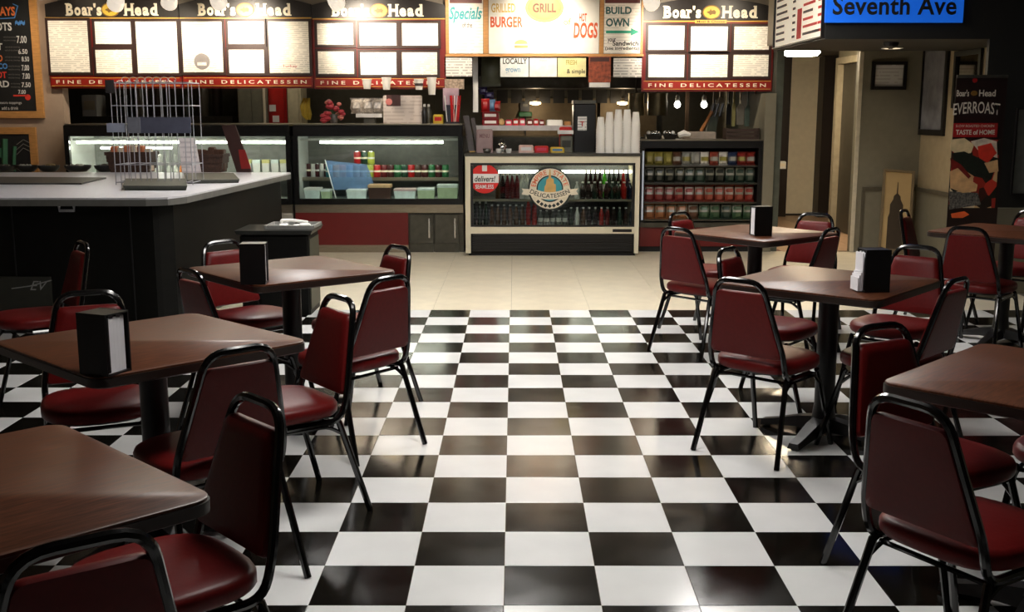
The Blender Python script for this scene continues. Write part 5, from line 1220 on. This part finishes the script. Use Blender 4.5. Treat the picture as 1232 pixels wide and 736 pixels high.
for k, (px, y0, y1, w_, c) in enumerate(UT):
    Yu = 12.8; P0, P1 = onY(px, y1, Yu), onY(px, y0, Yu); t = thing('hanging_utensil', '%s utensil hanging behind the snack rack, %s from the left' % (c, ORD[k]), 'utensil', P0, 'utensils hung behind the snack rack')
    L_ = P1.z-P0.z; MB().stack([[(P0.x-w_, Yu-.01, P0.z), (P0.x+w_, Yu-.01, P0.z), (P0.x+w_, Yu+.01, P0.z), (P0.x-w_, Yu+.01, P0.z)], [(P0.x-w_, Yu-.01, P0.z+L_*.45), (P0.x+w_, Yu-.01, P0.z+L_*.45), (P0.x+w_, Yu+.01, P0.z+L_*.45), (P0.x-w_, Yu+.01, P0.z+L_*.45)], [(P0.x-.012, Yu-.008, P0.z+L_*.55), (P0.x+.012, Yu-.008, P0.z+L_*.55), (P0.x+.012, Yu+.008, P0.z+L_*.55), (P0.x-.012, Yu+.008, P0.z+L_*.55)]]).build('blade', UM[c], t)
    MB().tube([(P0.x, Yu, P0.z+L_*.551), (P0.x, Yu, P1.z)], .011, 6).build('handle', UM[c], t, True)
ux0, ux1 = onY(850, 100, 12.8).x, onY(915, 100, 12.8).x; zu = onY(880, 101, 12.8).z
tag(MB().tube([(ux0, 12.8, zu+.012), (ux1, 12.8, zu+.012)], .012, 8).build('utensil_rail', M_chrome), 'steel rail carrying utensils behind the snack rack', 'rail')
# ---- left back room fittings
for k, (a, b, c, d, Y, m, nm, lab, cat) in enumerate(((286, 98, 320, 150, 13.6, mat('grey_green_locker', (122, 120, 104), .5), 'storage_locker', 'grey-green locker behind the second menu board', 'locker'),
      (323, 98, 345, 150, 13.7, mat('bright_red_panel', (170, 24, 18), .45), 'red_cabinet', 'bright red cabinet behind the deli cases', 'cabinet'), (346, 98, 362, 150, 13.65, mat('cream_door', (196, 186, 156), .5), 'cream_locker', 'cream locker right of the red cabinet', 'locker'))):
    x0, x1, z0, z1 = rect(a, b, c, d, Y); t = thing(nm, lab, cat, ((x0+x1)/2, Y+.2, 0))
    MB().box(x0, x1, Y, Y+.4, 0, 2.3).build('body', m, t)
    if k == 0:
        for xx in (x0+.01, (x0+x1)/2+.005): MB().box(xx, xx+(x1-x0)/2-.015, Y-.02, Y-.0005, .1, 2.25).build('door', m, t)
        MB().box(x1-.03, x1-.001, Y-.03, Y-.0205, 0, 2.3).build('white_edge', M_cream, t)
    else: MB().box(x0+.03, x1-.03, Y-.02, Y-.0005, .1, 2.25).build('door', m, t)
    if k == 1:
        for px, py in ((328, 130), (332, 143)): P = onY(px, py, Y-.022); MB().box(P.x-.04, P.x+.04, Y-.025, Y-.0205, P.z-.04, P.z+.04).build('sticker', M_whitep, t)
t = packet('white_oven', 98, 113, 117, 139, 13.9, .3, M_whitep, 'white appliance far left behind the lit deli case', 'appliance', M_cream, None, Zp(140, 13.8, 180)+.001)
x0, x1, z0, z1 = rect(92, 140, 280, 150, 13.8)
tag(MB().box(x0, x1, 13.8, 14.6, 0, Zp(140, 13.8, 180)).build('back_counter', M_dsteel), 'dark steel back counter behind the left deli case', 'counter')
for k, px in enumerate((150, 168, 190, 225, 245, 262)):
    h = .2+.12*(k % 3); P = onY(px, 140, 14.0); z = Zp(140, 13.8, 180)+.001
    t = thing('storage_jar', 'dim jar on the far back counter, %s from the left' % ORD[k], 'jar', (P.x, 14.0, z), 'jars on the far back counter'); MB().lathe([(.06, 0), (.07, .02), (.07, h), (.05, h+.03)], 12, (P.x, 14.0, z)).build('jar', mat('jar_%d' % k, ((70, 74, 66), (110, 104, 92), (60, 50, 44))[k % 3], .3), t, True); MB().lathe([(.052, h+.0305), (.052, h+.06)], 12, (P.x, 14.0, z)).build('lid', M_dsteel, t)

# ================================================================== RIGHT WALL
def framed(name, lab, cat, X0, X1, Z0, Z1, mtx, fm, pm, g=.035, extra=None):
    """framed picture in its own xz plane at y=0, then placed by mtx"""
    t = thing(name, lab, cat, mtx @ Vector(((X0+X1)/2, 0, Z0)))
    def bx(n, a, b, c, d, y0, y1, m): v = MB().box(a, b, y0, y1, c, d); v.v = [tuple(mtx @ Vector(p)) for p in v.v]; return v.build(n, m, t)
    bx('picture', X0+g, X1-g, Z0+g, Z1-g, -.008, -.002, pm)
    for a, b, c, d in ((X0, X1, Z0, Z0+g), (X0, X1, Z1-g, Z1), (X0, X0+g, Z0+g, Z1-g), (X1-g, X1, Z0+g, Z1-g)): bx('frame_rail', a, b, c, d, -.03, -.001, fm)
    return t, bx
M_fblack = mat('black_picture_frame', (20, 16, 14), .4)
x0, x1, z0, z1 = rect(1048, 74, 1090, 108, 11.99)
framed('wall_certificate', 'white certificate in a black frame on the olive wall', 'certificate', x0, x1, z0, z1, Matrix.Translation((0, 11.985, 0)), M_fblack, print_mat('certificate_print', (206, 204, 200), (130, 110, 110), 28, .35, .35, 12))
RW = Matrix.Translation((XR+.008, 0, 0)) @ Matrix.Rotation(-math.pi/2, 4, 'Z')     # local x runs toward -Y
a, b = onX(1108, 105, XR), onX(1140, 105, XR); zt, zb = onX(1124, 50, XR).z, onX(1124, 163, XR).z
framed('wall_poster', 'tall grey poster in a black frame on the tan side wall', 'poster', -a.y, -b.y, zb, zt, RW, M_fblack, mat('grey_map_print', (134, 134, 140), .3, var=.35, scale=6), .06)
a, b = onX(1150, 75, XR), onX(1182, 75, XR); zt = onX(1166, 60, XR).z
framed('wall_mirror', 'small dark framed mirror above the food banner', 'mirror', -a.y, -b.y, zt-.55, zt, RW, M_fblack, mat('mirror_face', (190, 180, 160), .05, metal=1), .05)
# grey panel standing for a reflection in dark glass, set on the column
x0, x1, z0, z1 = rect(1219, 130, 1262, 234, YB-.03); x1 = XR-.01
framed('reflection_panel', 'grey panel imitating a glass reflection, on the dark column at the right picture edge', 'panel', x0, x1, z0, z1, Matrix.Translation((0, YB-.021, 0)), M_fblack, mat('painted_reflection_grey', (120, 122, 116), .12, var=.1), .012)
t = thing('smoke_sensor', 'small dark sensor under the bulkhead', 'sensor', (onY(1072, 50, 9.7).x, 9.7, ZB-.05))
P = WL[t.name]; MB().lathe([(.03, 0), (.06, .015), (.07, .049)], 14, P).build('cover', M_fblack, t, True)
MB().lathe([(.02, -.006), (.022, -.0005)], 10, P).build('sensor_eye', M_black, t)
# leaning picture of a tower
x0, x1 = onZ(1055, 300).x+.0, onZ(1055, 300).x+.30
base = Vector((onY(1056, 300, 11.66).x, 11.66, 0.0)); Hh = onY(1080, 203, 11.86).z/math.cos(math.radians(12))
LM = Matrix.Translation(base) @ Matrix.Rotation(math.radians(-12), 4, 'X') @ Matrix.Rotation(math.radians(4.5), 4, 'Y')
t, bx = framed('tower_picture', 'tan picture of a skyscraper in a dark frame, leaning on the olive wall', 'picture', 0, .33, .03, Hh, LM, mat('pale_wood_frame', (120, 104, 78), .5), mat('tan_photo', (188, 160, 112), .5, var=.12, scale=3), .022)
def flat(n, poly, m, y0=-.012, y1=-.0085): v = MB().prismY(poly, y0, y1); v.v = [tuple(LM @ Vector(p)) for p in v.v]; v.build(n, m, t)
k = Hh
flat('tower_silhouette', [(.08, .06), (.25, .06), (.25, k*.45), (.235, k*.5), (.235, k*.6), (.205, k*.66), (.20, k*.70), (.172, k*.73), (.168, k*.86), (.162, k*.86), (.158, k*.73), (.13, k*.70), (.125, k*.66), (.095, k*.60), (.095, k*.5), (.08, k*.45)], mat('tower_brown_print', (62, 50, 36), .6))  # tower printed in dark brown on the tan picture
flat('caption_bar', [(.022, .052), (.308, .052), (.308, .085), (.022, .085)], mat('caption_tan', (120, 104, 80), .6), -.0165, -.0125)
# roll-up banner
YB2 = 9.0; xc = onY(1174, 200, YB2).x; bw = (onY(1205, 150, YB2).x-onY(1144, 150, YB2).x)/2; zt = onY(1174, 90, YB2).z
ban = thing('banner_stand', 'tall dark roll-up banner of roasted food beside the right wall', 'banner', (xc, YB2, 0))
M_ban = mat('banner_dark', (30, 16, 14), .35)
MB().box(xc-bw, xc+bw, YB2, YB2+.006, .08, zt).build('banner_sheet', M_ban, ban)
MB().bbox(xc-bw-.02, xc+bw+.02, YB2-.05, YB2+.09, 0, .079, .01).build('base', M_dsteel, ban)
MB().tube([(xc, YB2+.03, .0795), (xc, YB2+.03, zt-.01)], .012, 6).build('pole', M_dsteel, ban)
MB().box(xc-bw, xc+bw, YB2-.008, YB2-.0005, zt-.025, zt).build('top_clip', M_dsteel, ban)
def bt_(body, a, b, c, d, m, bo=.02, sh=0, sp=1): return wtxt(body, a, b, c, d, m, ban, bo, sh, sp, Y=YB2-.0015)
M_bw = mat('banner_white', (206, 196, 180), .5); M_br = mat('banner_red', (150, 22, 22), .45)
bt_("Boar's", 1151, 108, 1166, 116, M_bw, .02); bt_('Head', 1178, 108, 1198, 116, M_bw, .02)
x0, x1, z0, z1 = rect(1170, 93, 1176, 100, YB2-.002); disc((x0+x1)/2, (z0+z1)/2, (x1-x0)/2, YB2-.003, YB2-.0005, 12).build('red_crest', M_br, ban)
x0, x1, z0, z1 = rect(1168, 109, 1176, 115, YB2-.0015); disc((x0+x1)/2, (z0+z1)/2, (x1-x0)/2, YB2-.002, YB2-.0005, 20, (z1-z0)/2).build('small_emblem', M_gem2, ban)
x0, x1, z0, z1 = rect(1147, 124, 1203, 138, YB2-.0015); xm = (x0+x1)/2
text('EVERROAST', x0, x1, z0, z1, YB2-.0015, M_bw, ban, .008, arc=lambda px, pz: (px, pz+.012-.5*(px-xm)**2))
x0, x1, z0, z1 = rect(1147, 148, 1200, 165, YB2-.002); MB().box(x0, x1, YB2-.0025, YB2-.0005, z0, z1).build('red_band', M_br, ban)
wtxt('TASTE of HOME', 1150, 156, 1197, 162, M_bw, ban, .02, Y=YB2-.003); wtxt('SLOW ROASTED CHICKEN', 1150, 150, 1196, 153, M_bw, ban, 0, Y=YB2-.003)
def food_mat():
    m = mat('food_print', (120, 60, 40), .4); nt = m.node_tree; b = nt.nodes['Principled BSDF']
    tc = nd(nt, 'ShaderNodeTexCoord'); vo = nd(nt, 'ShaderNodeTexVoronoi'); vo.inputs['Scale'].default_value = 11; nt.links.new(tc.outputs['Object'], vo.inputs['Vector'])
    sp = nd(nt, 'ShaderNodeSeparateColor'); nt.links.new(vo.outputs['Color'], sp.inputs[0])
    rp = nd(nt, 'ShaderNodeValToRGB'); cr = rp.color_ramp; cr.interpolation = 'CONSTANT'
    cols = [(30, 20, 14), (20, 26, 16), (150, 40, 28), (206, 166, 116), (60, 24, 18), (214, 196, 160), (186, 52, 36), (40, 30, 22)]
    cr.elements[0].color = (*lin(cols[0]), 1); cr.elements[1].position = .125; cr.elements[1].color = (*lin(cols[1]), 1)
    for k, c in enumerate(cols[2:]): e = cr.elements.new((k+2)/8); e.color = (*lin(c), 1)
    nt.links.new(sp.outputs[0], rp.inputs[0]); nt.links.new(rp.outputs[0], b.inputs['Base Color']); return m
x0, x1, z0, z1 = rect(1144, 168, 1200, 250, YB2); MB().box(x0, x1, YB2-.0007, YB2-.0001, z0, z1).build('food_print', food_mat(), ban)
def blob(name, pts, m, dy): q = [onY(x, y, YB2) for x, y in pts]; MB().prismY([(v.x, v.z) for v in q], YB2-.0025-dy, YB2-.0007-dy).build(name, m, ban)
blob('bread_print', [(1144, 168), (1160, 166), (1172, 174), (1168, 184), (1152, 186), (1143, 180)], mat('print_cream', (214, 190, 146), .5, var=.2), .0)
blob('bread_print', [(1168, 170), (1184, 166), (1199, 170), (1200, 190), (1186, 186), (1176, 180)], mat('print_pale', (200, 186, 166), .5, var=.3, scale=20), .0)
blob('tomato_print', [(1176, 176), (1192, 172), (1199, 184), (1188, 196), (1178, 190)], mat('print_red', (196, 50, 34), .4, var=.2), .002)
blob('greens_print', [(1146, 184), (1160, 182), (1182, 192), (1192, 204), (1190, 216), (1172, 212), (1156, 202), (1147, 196)], mat('print_dark_green', (20, 26, 16), .5, var=.4, scale=30), .001)
blob('tomato_print', [(1143, 190), (1156, 198), (1168, 212), (1160, 220), (1146, 212)], MATS['print_red'] if False else mat('print_maroon', (110, 26, 22), .4, var=.3), .002)
blob('meat_print', [(1143, 206), (1152, 202), (1166, 216), (1176, 222), (1174, 230), (1158, 232), (1143, 226)], mat('print_meat', (206, 162, 112), .5, var=.25), .003)
blob('meat_print', [(1184, 196), (1200, 192), (1201, 206), (1190, 208)], MATS['print_meat'], .002)
blob('plate_print', [(1142, 230), (1176, 232), (1180, 246), (1142, 252)], mat('print_speckle', (90, 86, 80), .4, var=.9, scale=60), .0015)
blob('pepper_print', [(1144, 257), (1160, 254), (1166, 258), (1158, 262), (1145, 262)], mat('print_orange', (226, 96, 46), .4), .002)
# blue illuminated street sign and the side menu of the bulkhead
YS2 = YB-.03
x0, x1, z0, z1 = rect(994, -22, 1160, 27, YS2)
sg = tag(MB().box(x0, x1, YS2, YB-.001, z0, z1).build('street_sign', M_blue), 'blue sign lettered Seventh Ave on the dark bulkhead', 'sign')
x0, x1, z0, z1 = rect(1002, -5, 1151, 18, YS2); text('Seventh Ave', x0, x1, z0, z1, YS2-.002, M_ink, sg, .022, 1.05)
ya, yb2 = YB+.03, onX(933, 55, XB).y; zt_, zb2 = ZC-.05, ZB+.015
SM = Matrix.Translation((XB-.001, 0, 0)) @ Matrix.Rotation(-math.pi/2, 4, 'Z')
t, bx = framed('price_list', 'long white price list on the left side of the bulkhead', 'menu board', -yb2, -ya, zb2, zt_, SM, M_fblack, mat('glowing_price_sheet', (236, 226, 206), .5, var=.05, emis=.34), .012)  # white sheet given a faint glow of its own to look brighter
random.seed(8)
def sbar(u0, u1, z, h, m): bx('print_line', u0, u1, z, z+h, -.0105, -.0085, m)
MI, MR = mat('list_ink', (50, 44, 44), .6), mat('list_red', (190, 50, 46), .6)
L0, L1 = -yb2+.05, -ya-.05
for k in range(12):
    z = zb2+.06+k*.062
    sbar(L0, L0+.3+.18*random.random(), z, .022, MI); sbar(L0+.62, L0+.72, z, .022, MI)
    sbar(L0+1.0, L0+1.25+.3*random.random(), z, .022, MR if k % 3 else MI); sbar(L1-.14, L1, z, .022, MR)
bx('red_burst', L0+.8, L0+.95, zb2+.04, zb2+.3, -.0115, -.0086, MR)
# corridor lamp
P = onY(964, 64, 13.2); t = thing('corridor_lamp', 'long glowing oval lamp on the corridor ceiling', 'ceiling light', (P.x, 13.2, 2.2))
w_ = (onY(985, 64, 13.2).x-onY(941, 64, 13.2).x)/2
m = MB(); n = 24
R_ = lambda s, z: [(P.x+w_*s*math.cos(2*math.pi*i/n), 13.2+.2*s*math.sin(2*math.pi*i/n), z) for i in range(n)]
m.stack([R_(.85, P.z-.03), R_(1, P.z), R_(1, P.z+.03)]); m.build('diffuser', mat('corridor_diffuser', (255, 250, 236), .5, emis=110, ecol=(255, 232, 196)), t, True)
MB().stack([R_(1.04, P.z+.0305), R_(1.04, 2.299)]).build('rim', M_whitep, t)
# added fill lamp under the bulkhead to light the right wall
t = thing('fill_lamp', 'small added fill lamp set flush under the dark bulkhead', 'ceiling light', (3.55, 10.6, ZB-.02))
MB().lathe([(.09, .016), (.1, .017), (.1, .0195)], 16, (3.55, 10.6, ZB-.02)).build('trim_ring', M_whitep, t)
MB().lathe([(.07, .0145), (.075, .0155)], 16, (3.55, 10.6, ZB-.02)).build('lens', mat('fill_lamp_lens', (255, 246, 230), .5, emis=1.2, ecol=(255, 228, 188)), t)
ld = bpy.data.lights.new('fill_lamp_light', 'SPOT'); ld.energy = 26; ld.spot_size = math.radians(150); ld.spot_blend = .8; ld.color = (1, .86, .68); ld.shadow_soft_size = .07
lo = bpy.data.objects.new('fill_lamp_light', ld); C.objects.link(lo); lo.parent = t; lo.location = (0, 0, -.01)
# wall telephone in the corridor
o = packet('wall_box', 935, 194, 946, 203, 15.2, .1, M_whitep, 'white box on the dark corridor wall', 'wall box', M_cream)
